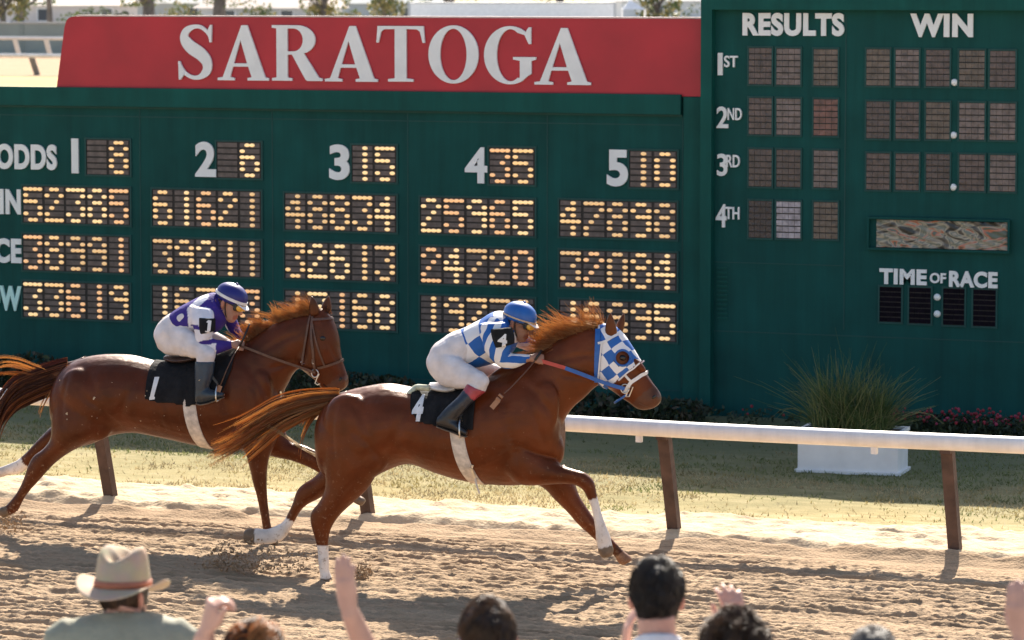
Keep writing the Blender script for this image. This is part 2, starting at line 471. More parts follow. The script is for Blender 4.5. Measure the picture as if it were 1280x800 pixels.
def track_z(X, Y):
    f = np.zeros_like(X)
    wob = 0.10 * vnoise(X * 0.35, Y * 0.6, 3)
    f += 0.022 * np.sin((Y + wob) * 2 * math.pi / 0.14 + 2.0 * vnoise(X * 0.5, Y * 0.5, 9)) * (0.55 + vnoise(X * 0.9, Y * 2.2, 4))
    f += 0.016 * vnoise(X * 3.2, Y * 24, 2) * (0.9 + vnoise(X * 0.5, Y * 1.5, 12))
    f += 0.013 * vnoise(X * 7, Y * 38, 5)
    f += 0.013 * vnoise(X * 27, Y * 47, 22)
    f += 0.042 * np.clip(vnoise(X * 10, Y * 30, 15) - 0.16, 0, 1) * (0.75 + vnoise(X * 1.1, Y * 2.5, 16))
    f += 0.042 * np.clip(vnoise(X * 24, Y * 42, 17) - 0.17, 0, 1)
    f -= 0.040 * np.clip(vnoise(X * 6, Y * 26, 18) - 0.20, 0, 1)
    f += 0.012 * vnoise(X * 0.6, Y * 1.1, 6)
    pits = vnoise(X * 1.7, Y * 3.2, 21)
    f -= 0.03 * np.clip(pits - 0.26, 0, 1) / 0.24
    # the smooth tyre-flattened strip and the ridge under the rail
    s = np.clip((Y - 25.05) / 0.2, 0, 1)
    f *= 1 - 0.75 * s
    ridge = np.exp(-((Y - 25.50 - 0.08 * vnoise(X * 0.5, Y * 0, 8)) / 0.11) ** 2)
    f += ridge * (0.050 + 0.045 * vnoise(X * 0.8, Y * 0, 10) + 0.05 * vnoise(X * 3.1, Y * 2, 11) + 0.03 * vnoise(X * 9, Y * 9, 13))
    edge = np.minimum.reduce([np.clip((X + 22) / 1.5, 0, 1), np.clip((-2 - X) / 1.5, 0, 1), np.clip((Y - 19.4) / 0.9, 0, 1)])
    return f * edge - 0.012 - 0.030 * (1 - edge)
grid('track', -22, -2, 19.4, 26.16, 0.018, 0.0125, track_z, m_dirt)
flat('outer_track', -400, 300, 13.2, 26.1, -0.045, m_dirt)
grid('sand_verge', -24, 0, 25.62, 27.25, 0.035, 0.025,
     lambda X, Y: 0.036 + 0.03 * vnoise(X * 1.6, Y * 3.4, 31) + 0.030 * vnoise(X * 6, Y * 12, 32) + 0.07 * np.clip(vnoise(X * 7, Y * 13, 34) - 0.16, 0, 1) + 0.02 * vnoise(X * 15, Y * 26, 35) - 0.11 * np.clip((25.80 - Y) / 0.18, 0, 1) - 0.11 * np.clip((Y - 26.75 - 0.25 * vnoise(X * 1.1, Y * 0, 36)) / 0.3, 0, 1), m_sand,
     edge=lambda X, Y: Y + np.clip((Y - 26.3) / 0.9, 0, 1) * 0.45 * vnoise(X * 0.7, Y * 0, 33))
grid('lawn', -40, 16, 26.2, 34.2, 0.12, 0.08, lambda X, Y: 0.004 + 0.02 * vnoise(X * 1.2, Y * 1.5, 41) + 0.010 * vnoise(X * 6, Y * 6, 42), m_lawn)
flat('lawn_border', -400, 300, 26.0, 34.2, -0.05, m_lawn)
ap = MB().box(-60, 60, -6, 12.6, -0.15, 0.72); ap = ap.build('grandstand_apron', m_conc); ap['kind'] = 'structure'

# short dry grass standing on the lawn
m_blade = [mat('straw_blade', (0.38, 0.30, 0.16), 0.7, 0.3, 3, trans=0.35), mat('green_blade', (0.17, 0.185, 0.065), 0.7, 0.3, 3, trans=0.35), mat('olive_blade', (0.29, 0.235, 0.10), 0.7, 0.3, 3, trans=0.35)]
n = 70000
bx = rng.uniform(-20, -2.5, n); by = 26.75 + rng.beta(1.0, 1.5, n) * 6.3
green = vnoise(bx * 0.7, by * 1.6, 51) + 0.7 * vnoise(bx * 3, by * 4, 52)
bare = vnoise(bx * 0.45, by * 1.1, 53)
keep = (bare + 0.6 * vnoise(bx * 2.5, by * 4, 54) < 0.20) | (rng.random(n) < 0.12)
bx, by, green = bx[keep], by[keep], green[keep]
n = len(bx)
hgt = rng.uniform(0.012, 0.036, n); an = rng.uniform(0, math.pi, n); le = rng.normal(0, 0.02, (n, 2)); wd = rng.uniform(0.004, 0.009, n)
zb = 0.004 + 0.02 * vnoise(bx * 1.2, by * 1.5, 41)
V = np.empty((n, 3, 3), np.float32)
V[:, 0] = np.stack([bx - np.cos(an) * wd, by - np.sin(an) * wd, zb - 0.004], 1)
V[:, 1] = np.stack([bx + np.cos(an) * wd, by + np.sin(an) * wd, zb - 0.004], 1)
V[:, 2] = np.stack([bx + le[:, 0], by + le[:, 1], zb + hgt], 1)
me = bpy.data.meshes.new('g')
me.vertices.add(3 * n); me.vertices.foreach_set('co', V.ravel())
me.loops.add(3 * n); me.loops.foreach_set('vertex_index', np.arange(3 * n, dtype=np.int32))
me.polygons.add(n); me.polygons.foreach_set('loop_start', np.arange(0, 3 * n, 3, dtype=np.int32))
green = green + (by - 28.3) * 0.16  # more green blades towards the boards, deepening the shade there by colour
mi = np.where(green > 0.10, 1, np.where(green > -0.12, 2, 0)).astype(np.int32)
me.polygons.foreach_set('material_index', mi); me.update(calc_edges=True)
g = link_mesh('short_grass', me, m_blade)
tag(g, 'short dry grass between the rail and the green boards', 'grass', kind='stuff')

# ------------------------------------------------------------------ the green boards
GY = 33.40                                                       # face of the odds board
RY = 33.22                                                       # face of the results board's frame
m_green = mat('board_green', (0.0048, 0.064, 0.057), 0.7, 0.14, 2.5, 0.06, 25, spec=0.2, streak=0.16)
m_green2 = mat('board_green_trim', (0.004, 0.074, 0.062), 0.65, 0.14, 3, 0.06, 25, spec=0.2, streak=0.14)
m_seam = mat('dark_seam', (0.005, 0.058, 0.052), 0.7, 0.1, 5)  # slightly darker green for panel joints and window frames
m_letter = mat('painted_letter', (0.82, 0.81, 0.80), 0.5, 0.06, 6)
m_teal = mat('teal_reflection_letter', (0.52, 0.78, 0.73), 0.45, 0.1, 3)  # teal reflection put into the letter colour
m_red = mat('sign_red', (0.46, 0.015, 0.027), 0.5, 0.12, 2.2, 0.03, 30)
m_row = mat('unlit_lamp_row', (0.115, 0.085, 0.078), 0.45, 0.4, 14, 0.2, 50)
m_gap = mat('lamp_box_dark', (0.016, 0.011, 0.010), 0.6, 0.3, 10)
m_lit = mat('lit_bulb', (0.9, 0.6, 0.3), 0.4, 0.12, 30, emit=(1.0, 0.60, 0.25), estr=0.25)
lits = [m_lit, mat('lit_bulb_warm', (0.9, 0.55, 0.3), 0.4, 0.12, 30, emit=(1.0, 0.52, 0.22), estr=0.24), mat('lit_bulb_pale', (0.9, 0.65, 0.35), 0.4, 0.12, 30, emit=(1.0, 0.66, 0.30), estr=0.29), mat('lit_bulb_weak', (0.9, 0.6, 0.3), 0.4, 0.12, 30, emit=(1.0, 0.58, 0.25), estr=0.19)]
bd_base = Vector((onY(440, 500, GY).x, GY + 0.2, 0))
XL, XR = onY(-190, 300, GY).x, onY(878, 300, GY).x
ZT = onY(430, 114.5, GY).z
board = thing('odds_board', bd_base, 'long green odds board with amber bulb numbers under the red SARATOGA sign', 'scoreboard')
pan = MB().box(XL, XR, GY, GY + 0.4, -0.05, ZT)
pan.build('panel', m_green, board)
zb_ = onY(430, 137, GY).z
MB().box(XL - 0.02, onY(853, 300, GY).x, GY - 0.07, GY + 0.003, zb_, ZT + 0.012).build('header_beam', m_green2, board)
MB().box(XL - 0.02, onY(853, 300, GY).x, GY - 0.02, GY - 0.003, zb_ - 0.022, zb_ - 0.003).build('beam_lip', m_seam, board)
sm_ = MB()
for px in (176, 341, 510, 684, 853):
    x = onY(px, 300, GY).x
    sm_.box(x - 0.005, x + 0.005, GY - 0.003, GY + 0.01, 0.25, zb_ - 0.03)
for py in (150, 470):
    z = onY(430, py, GY).z
    sm_.box(XL, onY(850, 300, GY).x, GY - 0.003, GY + 0.01, z - 0.005, z + 0.005)
sm_.build('panel_seams', m_seam, board)
MB().box(onY(856, 300, GY).x, XR, GY - 0.05, GY - 0.004, 0, ZT - 0.01).build('end_post', m_green2, board)

FONT = {'8': '.XX.X..X.XX.X..XX..X.XX.', '6': '.XX.X...XXX.X..XX..X.XX.', '5': 'XXXXX...XXX....XX..X.XX.', '2': '.XX.X..X..X..X..X...XXXX',
        '3': 'XXXX...X..X....XX..X.XX.', '9': '.XX.X..X.XXX...X...X.XX.', '1': '..X...X...X...X...X...X.', '4': '..X..XX.X.X.XXXX..X...X.',
        '7': 'XXXX...X..X..X..X...X...', '0': '.XX.X..XX..XX..XX..X.XX.', ' ': '.' * 24}
def rect(px0, px1, py0, py1, Y):
    """a rectangle on a board from its left and right edges and the height of its left edge"""
    a, b = onY(px0, py0, Y), onY(px0, py1, Y)
    return a.x, onY(px1, (py0 + py1) / 2 + 2, Y).x, b.z, a.z
def digits(parent, px0, px1, py0, py1, s, Y, nm='display_panel'):
    x0, x1, z0, z1 = rect(px0, px1, py0, py1, Y)
    fr = MB()
    t = 0.018
    fr.box(x0 - t, x1 + t, Y - 0.012, Y + 0.01, z0 - t, z0); fr.box(x0 - t, x1 + t, Y - 0.012, Y + 0.01, z1, z1 + t)
    fr.box(x0 - t, x0, Y - 0.0125, Y + 0.01, z0, z1); fr.box(x1, x1 + t, Y - 0.0125, Y + 0.01, z0, z1)
    fr.box(x0, x1, Y - 0.004, Y + 0.008, z0, z1, 1)
    f = fr.build(nm, [m_seam, m_gap], parent)
    k = len(s); dw = (x1 - x0) / k; rh = (z1 - z0) / 6
    for i, ch in enumerate(s):
        d = MB()
        xa, xb = x0 + i * dw + dw * 0.05, x0 + (i + 1) * dw - dw * 0.07
        cw = (xb - xa) / 4
        for r in range(6):
            zc = z1 - (r + 0.5) * rh
            d.box(xa, xb, Y - 0.010, Y - 0.005, zc - rh * 0.37, zc + rh * 0.34, 0)
            for c in range(4):
                if FONT[ch][r * 4 + c] == 'X':
                    ctr = Vector((xa + (c + 0.5) * cw, Y - 0.012, zc))
                    d.ell(ctr, Vector((cw * 0.56, 0, 0)), Vector((0, 0, rh * 0.31)), Vector((0, 0.018, 0)), 10, 4, 1)
        d.build('digit', [m_row, lits[int(rng.choice([0, 0, 1, 2, 3]))]], f)
    return f
def word(parent, body, px0, px1, py0, py1, Y, m=None, bold=0.022, depth=0.02, name='lettering', space=1.0):
    v, f = text_verts(body, bold, space)
    x0, x1 = onY(px0, (py0 + py1) / 2, Y).x, onY(px1, (py0 + py1) / 2, Y).x
    pm = (px0 + px1) / 2
    z0, z1 = onY(pm, py1, Y).z, onY(pm, py0, Y).z
    V, Fc = solid(v, f, lambda x, y, d: (x0 + (x1 - x0) * x, Y - 0.003 - depth * d, z0 + (z1 - z0) * y), depth)
    return link_mesh(name, mesh(V, Fc), m or m_letter, parent)

cols5 = [(28.5, 163), (190.5, 327), (356, 496), (525.5, 669), (699.5, 846.5)]
odds = [(108, 163, 174, 218, ' 8'), (271, 327, 177, 222, ' 6'), (440, 496, 181, 227, '15'), (611.5, 669, 184, 230, '35'), (787, 847, 188, 234, '10')]
for a in odds: digits(board, *a, GY)
for tops, bots, strs in (((232, 236, 241, 246, 249.5), (278, 282, 287, 291.5, 295.5), ('52385', '61621', '48834', '25965', '47898')),
                         ((292, 297, 302, 307.5, 312), (337.5, 342.5, 348, 354, 359), ('38991', '39211', '32613', '24720', '32084')),
                         ((351, 356, 362, 368.5, 374), (396, 401.5, 408.5, 415, 422), ('33619', '16773', '17168', '19776', '16895'))):
    for (a, b), t, bt, s in zip(cols5, tops, bots, strs): digits(board, a, b, t, bt, s, GY)
word(board, 'ODDS', -4, 72, 180, 212, GY, bold=0.045, space=1.08)
word(board, 'WIN', -30, 27, 236, 267.5, GY, bold=0.045, space=1.08)
word(board, 'PLACE', -52, 28, 297, 328, GY, bold=0.045, space=1.08)
word(board, 'SHOW', -48, 28, 356, 387.5, GY, m_teal, bold=0.045, space=1.08)
word(board, 'I', 90.5, 99, 173, 216.5, GY, bold=0.0, name='column_number')
word(board, '2', 245, 271, 177, 221, GY, bold=0.038, name='column_number')
word(board, '3', 412.5, 438, 180.5, 225, GY, bold=0.038, name='column_number')
word(board, '4', 582, 610, 184, 229, GY, bold=0.026, name='column_number')
word(board, '5', 759.5, 786, 187, 233, GY, bold=0.038, name='column_number')

# the red sign standing on the odds board
SY = GY + 0.02
sign = thing('name_sign', Vector((onY(480, 110, SY).x, SY, ZT)), 'red SARATOGA sign with white letters on top of the odds board', 'sign')
def sp(px, py): q = onY(px, py, SY); return (q.x, q.z)
zs1 = onY(480, 22, SY).z; zs0 = ZT - 0.006
xa, xb = onY(73.5, 106, SY).x, onY(85, 20, SY).x
xe = onY(879, 70, SY).x
out = [(xa, zs0), (xe, zs0), (xe, zs1), (xb + 0.09, zs1), (xb + 0.035, zs1 - 0.015), (xb + 0.004, zs1 - 0.05), (xb - 0.015, zs1 - 0.11)]
k = len(out)
V = [(x, SY - 0.05, z) for x, z in out] + [(x, SY + 0.05, z) for x, z in out]
Fc = [tuple(range(k)), tuple(range(k, 2 * k))[::-1]] + [((i + 1) % k, i, i + k, (i + 1) % k + k) for i in range(k)]
link_mesh('sign_face', mesh(V, Fc), m_red, sign)
MB().box(xb + 0.12, xe, SY - 0.056, SY + 0.056, zs1 + 0.002, zs1 + 0.016).build('top_edge', mat('sign_edge', (0.62, 0.45, 0.42), 0.5, 0.1), sign)
sb = MB()
for i in range(9):
    x = xa + 0.5 + (xe - xa - 1) * i / 8
    sb.box(x - 0.03, x + 0.03, SY + 0.052, SY + 0.12, zs0, zs1 - 0.1)
sb.build('back_brace', m_green2, sign)

def arc(cx, cy, rx, ry, a0, a1, n=22):
    return [(cx + rx * math.cos(R(a0 + (a1 - a0) * i / n)), cy + ry * math.sin(R(a0 + (a1 - a0) * i / n))) for i in range(n + 1)]
GL = {}
GL['A'] = [[(0, 0), (.33, 0), (.33, .045), (.245, .06), (.30, .25), (.60, .25), (.665, .06), (.585, .045), (.585, 0), (1, 0), (1, .045), (.93, .06), (.585, 1.0), (.47, 1.0), (.10, .06), (0, .045)],
           [(.318, .31), (.578, .31), (.450, .735)]]
GL['T'] = [[(0, .70), (.045, .70), (.10, .90), (.16, .94), (.38, .945), (.38, .06), (.24, .045), (.24, 0), (.76, 0), (.76, .045), (.62, .06), (.62, .945), (.84, .94), (.90, .9), (.955, .70), (1, .70), (.975, 1), (.025, 1)]]
GL['R'] = [[(0, 0), (.40, 0), (.40, .045), (.31, .06), (.31, .47), (.40, .47), (.66, .03), (.70, 0), (1, 0), (1, .045), (.93, .06), (.63, .50)] + arc(.50, .735, .36, .265, -58, 90) + [(0, 1), (0, .955), (.09, .94), (.09, .06), (0, .045)],
           [(.31, .53)] + arc(.43, .735, .185, .205, -90, 90) + [(.31, .94)]]
GL['O'] = [arc(.5, .5, .5, .52, 0, 360, 48)[:-1], arc(.5, .5, .265, .46, 0, 360, 48)[:-1]]
GL['G'] = [[(.86, .70), (.905, .70), (.905, 1.0), (.86, 1.0), (.82, .95)] + arc(.50, .5, .50, .52, 52, 298, 40) + [(.84, .13), (.91, .17), (.91, .40), (1.0, .425), (1.0, .47), (.56, .47), (.56, .425), (.69, .40), (.69, .10)] + arc(.51, .5, .265, .465, 300, 60, 36) + [(.78, .86)]]
def stroke(P, sub=6):
    A = catmull(P, sub); l, r = [], []
    for i in range(len(A)):
        t = A[min(i + 1, len(A) - 1)][:2] - A[max(i - 1, 0)][:2]; t = t / np.linalg.norm(t); nn = np.array([-t[1], t[0] * 1.0])
        l.append(tuple(A[i][:2] + nn * A[i][2])); r.append(tuple(A[i][:2] - nn * A[i][2]))
    return l + r[::-1]
GL['S'] = [stroke([(.86, .70, .012), (.80, .84, .03), (.64, .95, .035), (.45, .965, .04), (.25, .885, .075), (.20, .745, .11), (.34, .60, .125), (.60, .47, .125), (.76, .33, .12), (.76, .17, .105), (.60, .05, .05), (.40, .035, .035), (.20, .12, .035), (.08, .30, .012)])]
GL['S2'] = [[(.84, .68), (.885, .68), (.905, 1.0), (.86, 1.0), (.79, .90)]]
GL['S3'] = [[(.04, .33), (.085, .33), (.20, .10), (.10, -.01), (.055, -.01)]]
def glyph_mesh(loops):
    cu = bpy.data.curves.new('t', 'CURVE'); cu.dimensions = '2D'; cu.fill_mode = 'BOTH'
    for lp in loops:
        s_ = cu.splines.new('POLY'); s_.points.add(len(lp) - 1)
        for q, p in zip(s_.points, lp): q.co = (p[0], p[1], 0, 1)
        s_.use_cyclic_u = True
    o = bpy.data.objects.new('t', cu); COL.objects.link(o)
    dg = bpy.context.evaluated_depsgraph_get()
    me = bpy.data.meshes.new_from_object(o.evaluated_get(dg))
    v = [tuple(x.co[:2]) for x in me.vertices]; f = [tuple(p.vertices) for p in me.polygons]
    bpy.data.objects.remove(o); bpy.data.curves.remove(cu); bpy.data.meshes.remove(me)
    return v, f
LET = [('S', 222, 271, 31, 99), ('A', 273, 337, 31.5, 100.5), ('R', 341, 404, 31.5, 101), ('A', 407, 473, 32.5, 102), ('T', 471.5, 532, 32.5, 102), ('O', 536.5, 599, 33, 103), ('G', 606, 671, 34, 104), ('A', 669, 739.5, 35, 106)]
for ch, p0, p1, q0, q1 in LET:
    Yl = SY - 0.053
    x0, x1 = onY(p0, 66, Yl).x, onY(p1, 66, Yl).x
    z0, z1 = onY((p0 + p1) / 2, q1, Yl).z, onY((p0 + p1) / 2, q0, Yl).z
    mb = MB()
    for j, key in enumerate([ch] + (['S2', 'S3'] if ch == 'S' else [])):
        v, f = glyph_mesh(GL[key])
        V, Fc = solid(v, f, lambda x, y, d: (x0 + (x1 - x0) * x, Yl - (0.022 + 0.002 * j) * d, z0 + (z1 - z0) * y), 0.02)
        mb.add(V, Fc)
    mb.build('sign_letter', m_letter, sign)

# ------------------------------------------------------------------ results board
rb = thing('results_board', Vector((onY(1100, 500, RY).x, RY + 0.25, 0)), 'tall green results board with unlit number windows, right of the odds board', 'scoreboard')
X0, X1 = onY(876, 300, RY).x, onY(1420, 300, RY).x
ZR = 4.30
PY = RY + 0.10
MB().box(X0, X1, PY, PY + 0.35, -0.05, ZR - 0.01).build('panel', m_green, rb)
xs = onY(888.5, 300, RY).x
MB().box(X0 - 0.01, xs, RY, PY + 0.36, -0.06, ZR).build('frame_post', m_green2, rb)
MB().box(xs, X1 + 0.01, RY, PY + 0.02, onY(1050, 12.5, RY).z, ZR).build('frame_beam', m_green2, rb)
def pt_(px, py): q = onY(px, py, PY); return q.x, q.z
sm_ = MB()
x, z = pt_(1055.5, 300); sm_.box(x - 0.006, x + 0.006, PY - 0.004, PY + 0.01, onY(1055, 412, PY).z, onY(1055, 20, PY).z)
x, z = pt_(1090, 421); sm_.box(xs, X1, PY - 0.003, PY + 0.01, z - 0.005, z + 0.005)
x, z = pt_(980, 330); sm_.box(xs, onY(1055, 300, PY).x - 0.01, PY - 0.003, PY + 0.01, z - 0.004, z + 0.004)
sm_.build('panel_seams', m_seam, rb)
vt = MB()
for i in range(12):
    x, z = pt_(903, 335 + i * 5.7)
    vt.box(x - 0.055, x + 0.055, PY - 0.012, PY + 0.005, z - 0.008, z + 0.008)
vt.build('louvre_vent', m_green2, rb)
word(rb, 'RESULTS', 929, 1056, 16, 45, PY, bold=0.05, space=1.10)
word(rb, 'WIN', 1138.5, 1217, 17, 46.5, PY, bold=0.05, space=1.10)
for a, b, q in ((('I', 898, 904, 66, 94, .0), ('ST', 906, 923, 69.5, 84, .015), 0), (('2', 896.5, 911, 133, 160, .02), ('ND', 910.5, 928, 135, 150, .015), 0),
                (('3', 897, 910, 192, 220, .02), ('RD', 909, 925.5, 193.5, 209, .015), 0), (('4', 895.5, 909, 255, 284, .02), ('TH', 907.5, 925, 258.5, 274, .015), 0)):
    word(rb, a[0], a[1], a[2], a[3], a[4], PY, bold=a[5]); word(rb, b[0], b[1], b[2], b[3], b[4], PY, bold=b[5], depth=0.024)
def offmat(c): return mat('unlit_window', c, 0.28, 0.45, 16, 0.3, 40, spec=0.6)
OFF = [offmat(c) for c in ((0.085, 0.055, 0.050), (0.135, 0.098, 0.09), (0.15, 0.06, 0.048), (0.065, 0.043, 0.040), (0.022, 0.014, 0.020), (0.33, 0.29, 0.32), (0.105, 0.075, 0.058))]
def window(px0, px1, py0, py1, mi, black=False):
    x0, x1, z0, z1 = rect(px0, px1, py0, py1, PY)
    mb = MB()
    t = 0.016
    mb.box(x0 - t, x1 + t, PY - 0.014, PY + 0.01, z0 - t, z0); mb.box(x0 - t, x1 + t, PY - 0.014, PY + 0.01, z1, z1 + t)
    mb.box(x0 - t, x0, PY - 0.0145, PY + 0.01, z0, z1); mb.box(x1, x1 + t, PY - 0.0145, PY + 0.01, z0, z1)
    mb.box(x0, x1, PY - 0.004, PY + 0.008, z0, z1, 1)
    f = mb.build('number_window', [m_seam, m_gap], rb)
    l = MB()
    cw, rh = (x1 - x0) / 4, (z1 - z0) / (6 if not black else 7)
    for r in range(6 if not black else 7):
        for c in range(4):
            l.box(x0 + cw * c + cw * 0.025, x0 + cw * (c + 1) - cw * 0.025, PY - 0.010 - rng.uniform(0, 0.004), PY - 0.005, z1 - rh * (r + 1) + rh * 0.10, z1 - rh * r - rh * 0.10)
    l.build('lamp_grid', mi, f)
rowsR = [(59.5, 105.5), (122, 168), (186, 233), (250.5, 297)]
ids = [[0, 1, 6], [0, 1, 2], [3, 3, 1], [4, 5, 6]]
for (t, b), ii in zip(rowsR, ids):
    for (p0, p1, dy), k_ in zip(((936.5, 965, 0), (971, 1001, 0.7), (1017.5, 1047.5, 1.5)), ii): window(p0, p1, t + dy, b + dy, OFF[k_])
for (t, b), ii in zip([(61, 107), (126.5, 173), (191, 237)], [[6, 1, 0, 6, 0], [3, 0, 6, 1, 1], [0, 0, 3, 0, 1]]):
    for (p0, p1, dy), k_ in zip(((1083.5, 1112.5, 0), (1120, 1149, .5), (1158, 1187.5, 1), (1199.5, 1231, 1.6), (1238, 1269.5, 2.2)), ii): window(p0, p1, t + dy, b + dy, OFF[k_])
m_blk = mat('black_lamp', (0.006, 0.004, 0.008), 0.8, 0.4, 20, spec=0.1)
for p0, p1, t, b in ((1100, 1127, 358, 402), (1137, 1164, 359, 404), (1179.5, 1206, 360, 406), (1217, 1245, 361.5, 407.5)): window(p0, p1, t, b, m_blk, True)
for px, py in ((1193, 103), (1192, 169), (1191.5, 234), (1171.6, 371.5), (1171.6, 392.4)):
    q = onY(px, py, PY)
    MB().ell(q, Vector((0.036, 0, 0)), Vector((0, 0, 0.034)), Vector((0, 0.02, 0)), 16, 6).build('point_lamp', m_letter, rb, smooth=True)
word(rb, 'TIME', 1100, 1159, 336, 355.5, PY, bold=0.045, space=1.08)
word(rb, 'OF', 1163, 1183, 341, 354, PY, bold=0.03)
word(rb, 'RACE', 1187, 1247.5, 339, 359.5, PY, bold=0.045, space=1.08)
# recessed message window with a crinkled sheet, its reflections painted as colour patches
x0, x1, z0, z1 = rect(1088, 1261, 273, 309, PY)
m_msg = bpy.data.materials.new('crinkled_film'); m_msg.use_nodes = True
t_ = m_msg.node_tree; N = t_.nodes; p = N['Principled BSDF']
tc = N.new('ShaderNodeTexCoord'); mp = N.new('ShaderNodeMapping'); mp.inputs['Scale'].default_value = (1.0, 1, 2.2)
n1 = N.new('ShaderNodeTexNoise'); n1.inputs['Scale'].default_value = 4.2; n1.inputs['Detail'].default_value = 1.5; n1.inputs['Distortion'].default_value = 1.6
r_ = N.new('ShaderNodeValToRGB'); cr = r_.color_ramp
cr.elements[0].position, cr.elements[0].color = 0.36, (0.02, 0.02, 0.018, 1); cr.elements[1].position, cr.elements[1].color = 0.70, (0.10, 0.12, 0.09, 1)
for ps, c in ((0.43, (0.13, 0.11, 0.09)), (0.49, (0.42, 0.35, 0.25)), (0.54, (0.13, 0.15, 0.12)), (0.60, (0.36, 0.30, 0.23)), (0.665, (0.50, 0.14, 0.07))):
    e = cr.elements.new(ps); e.color = (*c, 1)
t_.links.new(tc.outputs['Object'], mp.inputs['Vector']); t_.links.new(mp.outputs['Vector'], n1.inputs['Vector'])
t_.links.new(n1.outputs['Fac'], r_.inputs['Fac']); t_.links.new(r_.outputs['Color'], p.inputs['Base Color'])
p.inputs['Roughness'].default_value = 0.3
mb = MB()
mb.box(x0 - 0.02, x1 + 0.02, PY - 0.05, PY + 0.004, z1, z1 + 0.02); mb.box(x0 - 0.02, x1 + 0.02, PY - 0.05, PY + 0.004, z0 - 0.02, z0)
mb.box(x0 - 0.02, x0, PY - 0.0505, PY + 0.004, z0, z1); mb.box(x1, x1 + 0.02, PY - 0.0505, PY + 0.004, z0, z1)
fr = mb.build('message_window', m_green, rb)
nx, nz_ = 60, 14
V = [(x0 + 0.065 + (x1 - x0 - 0.075) * i / nx, PY - 0.012 - 0.012 * (0.5 + math.sin(i * 1.1 + j * 0.8) * math.sin(i * 0.37 - j * 0.9)), z0 + 0.006 + (z1 - z0 - 0.012) * j / nz_) for j in range(nz_ + 1) for i in range(nx + 1)]
Fc = [(j * (nx + 1) + i, j * (nx + 1) + i + 1, (j + 1) * (nx + 1) + i + 1, (j + 1) * (nx + 1) + i) for j in range(nz_) for i in range(nx)]
link_mesh('crinkled_sheet', mesh(V, Fc, True), m_msg, fr)

# ------------------------------------------------------------------ rail
rail = thing('track_rail', (-10.5, RAIL_Y, 0), 'white tube rail on brown leaning posts along the inside of the track', 'fence')
m_post = mat('rusty_post', (0.085, 0.05, 0.038), 0.8, 0.35, 9, 0.3, 40)
m_rail = mat('rail_white', (0.78, 0.75, 0.71), 0.5, 0.10, 4, 0.06, 20, streak=0.08)
RX0, RX1 = -31.0, 5.0
RYR, RZ, RR = RAIL_Y - 0.34, 0.845, 0.062
pts = [(RX0 + (RX1 - RX0) * i / 90, RYR + 0.008 * math.sin(i * 0.9), RZ + 0.006 * math.sin(i * 0.53)) for i in range(91)]
MB().tube(pts, RR, 20).build('rail_tube', m_rail, rail, smooth=True)
posts_x = [-30.4, -28.1, -25.8, -23.4, -21.1, -18.8, -16.5, -14.15, -11.88, -9.34, -7.16, -4.8, -2.4, 0.0, 2.3, 4.6]
for i, x in enumerate(posts_x):
    mb = MB()
    top = Vector((x, RYR + 0.06, RZ - RR - 0.015)); bot = Vector((x, RAIL_Y, -0.15))
    ax = (top - bot) / 2
    mb.obox((top + bot) / 2, Vector((0.043, 0, 0)), Vector((0, 0.042, 0)), ax)
    po = mb.build('post', m_post, rail)
    MB().box(x - 0.04, x + 0.04, RYR - 0.02, RYR + 0.11, RZ - RR - 0.022, RZ - RR + 0.012).build('saddle_bracket', m_post, po)
for i in range(6):
    x = posts_x[2 * i + 2] + 1.1
    MB().tube([(x - 0.09, RYR, RZ), (x + 0.09, RYR, RZ)], RR + 0.006, 20).build('joint_sleeve', m_rail, rail, smooth=False)
for px, py in ((799, 548), (1093, 566), (560, 535)):
    q = onY(px, py, RYR)
    MB().box(q.x - 0.022, q.x + 0.022, RYR - 0.02, RYR + 0.02, RZ - RR - 0.05, RZ - RR + 0.01).build('clip', m_rail, rail)

# ------------------------------------------------------------------ planter with tall grass, flowers, shrubs
a = ground(997, 590); b = ground(1122, 595)
pd = (b - a); pd.z = 0; L_ = pd.length; ux = pd.normalized(); uy = Vector((-ux.y, ux.x, 0))
pl = thing('planter', a + ux * L_ / 2 + uy * 0.22, 'white rectangular planter box on the shaded grass in front of the results board', 'planter')
cen = a + ux * L_ / 2 + uy * 0.22
mb = MB(); mb.obox(cen + ZV * 0.17, ux * L_ / 2, uy * 0.22, ZV * 0.17); mb.build('box', M['white_paint'], pl)
mb = MB()
for s in (-1, 1):
    mb.obox(cen + ZV * 0.353 + uy * 0.225 * s, ux * (L_ / 2 + 0.012), uy * 0.018, ZV * 0.016); mb.obox(cen + ZV * 0.352 + ux * (L_ / 2 - 0.003) * s, ux * 0.016, uy * 0.2, ZV * 0.014)
mb.build('rim', M['white_paint'], pl)
mb = MB(); mb.obox(cen + ZV * 0.012, ux * (L_ / 2 + 0.022), uy * 0.242, ZV * 0.014); mb.build('foot', M['white_paint'], pl)
mb = MB(); mb.obox(cen + ZV * 0.346, ux * (L_ / 2 - 0.02), uy * 0.2, ZV * 0.003); mb.build('soil', mat('potting_soil', (0.04, 0.028, 0.02), 0.95, 0.3, 20), pl)
m_gr = [mat('reed_green', (0.07, 0.125, 0.03), 0.6, 0.3, 6, trans=0.3), mat('reed_tan', (0.22, 0.23, 0.09), 0.6, 0.3, 6, trans=0.3), mat('reed_olive', (0.11, 0.155, 0.045), 0.6, 0.3, 6, trans=0.3)]
roots = []
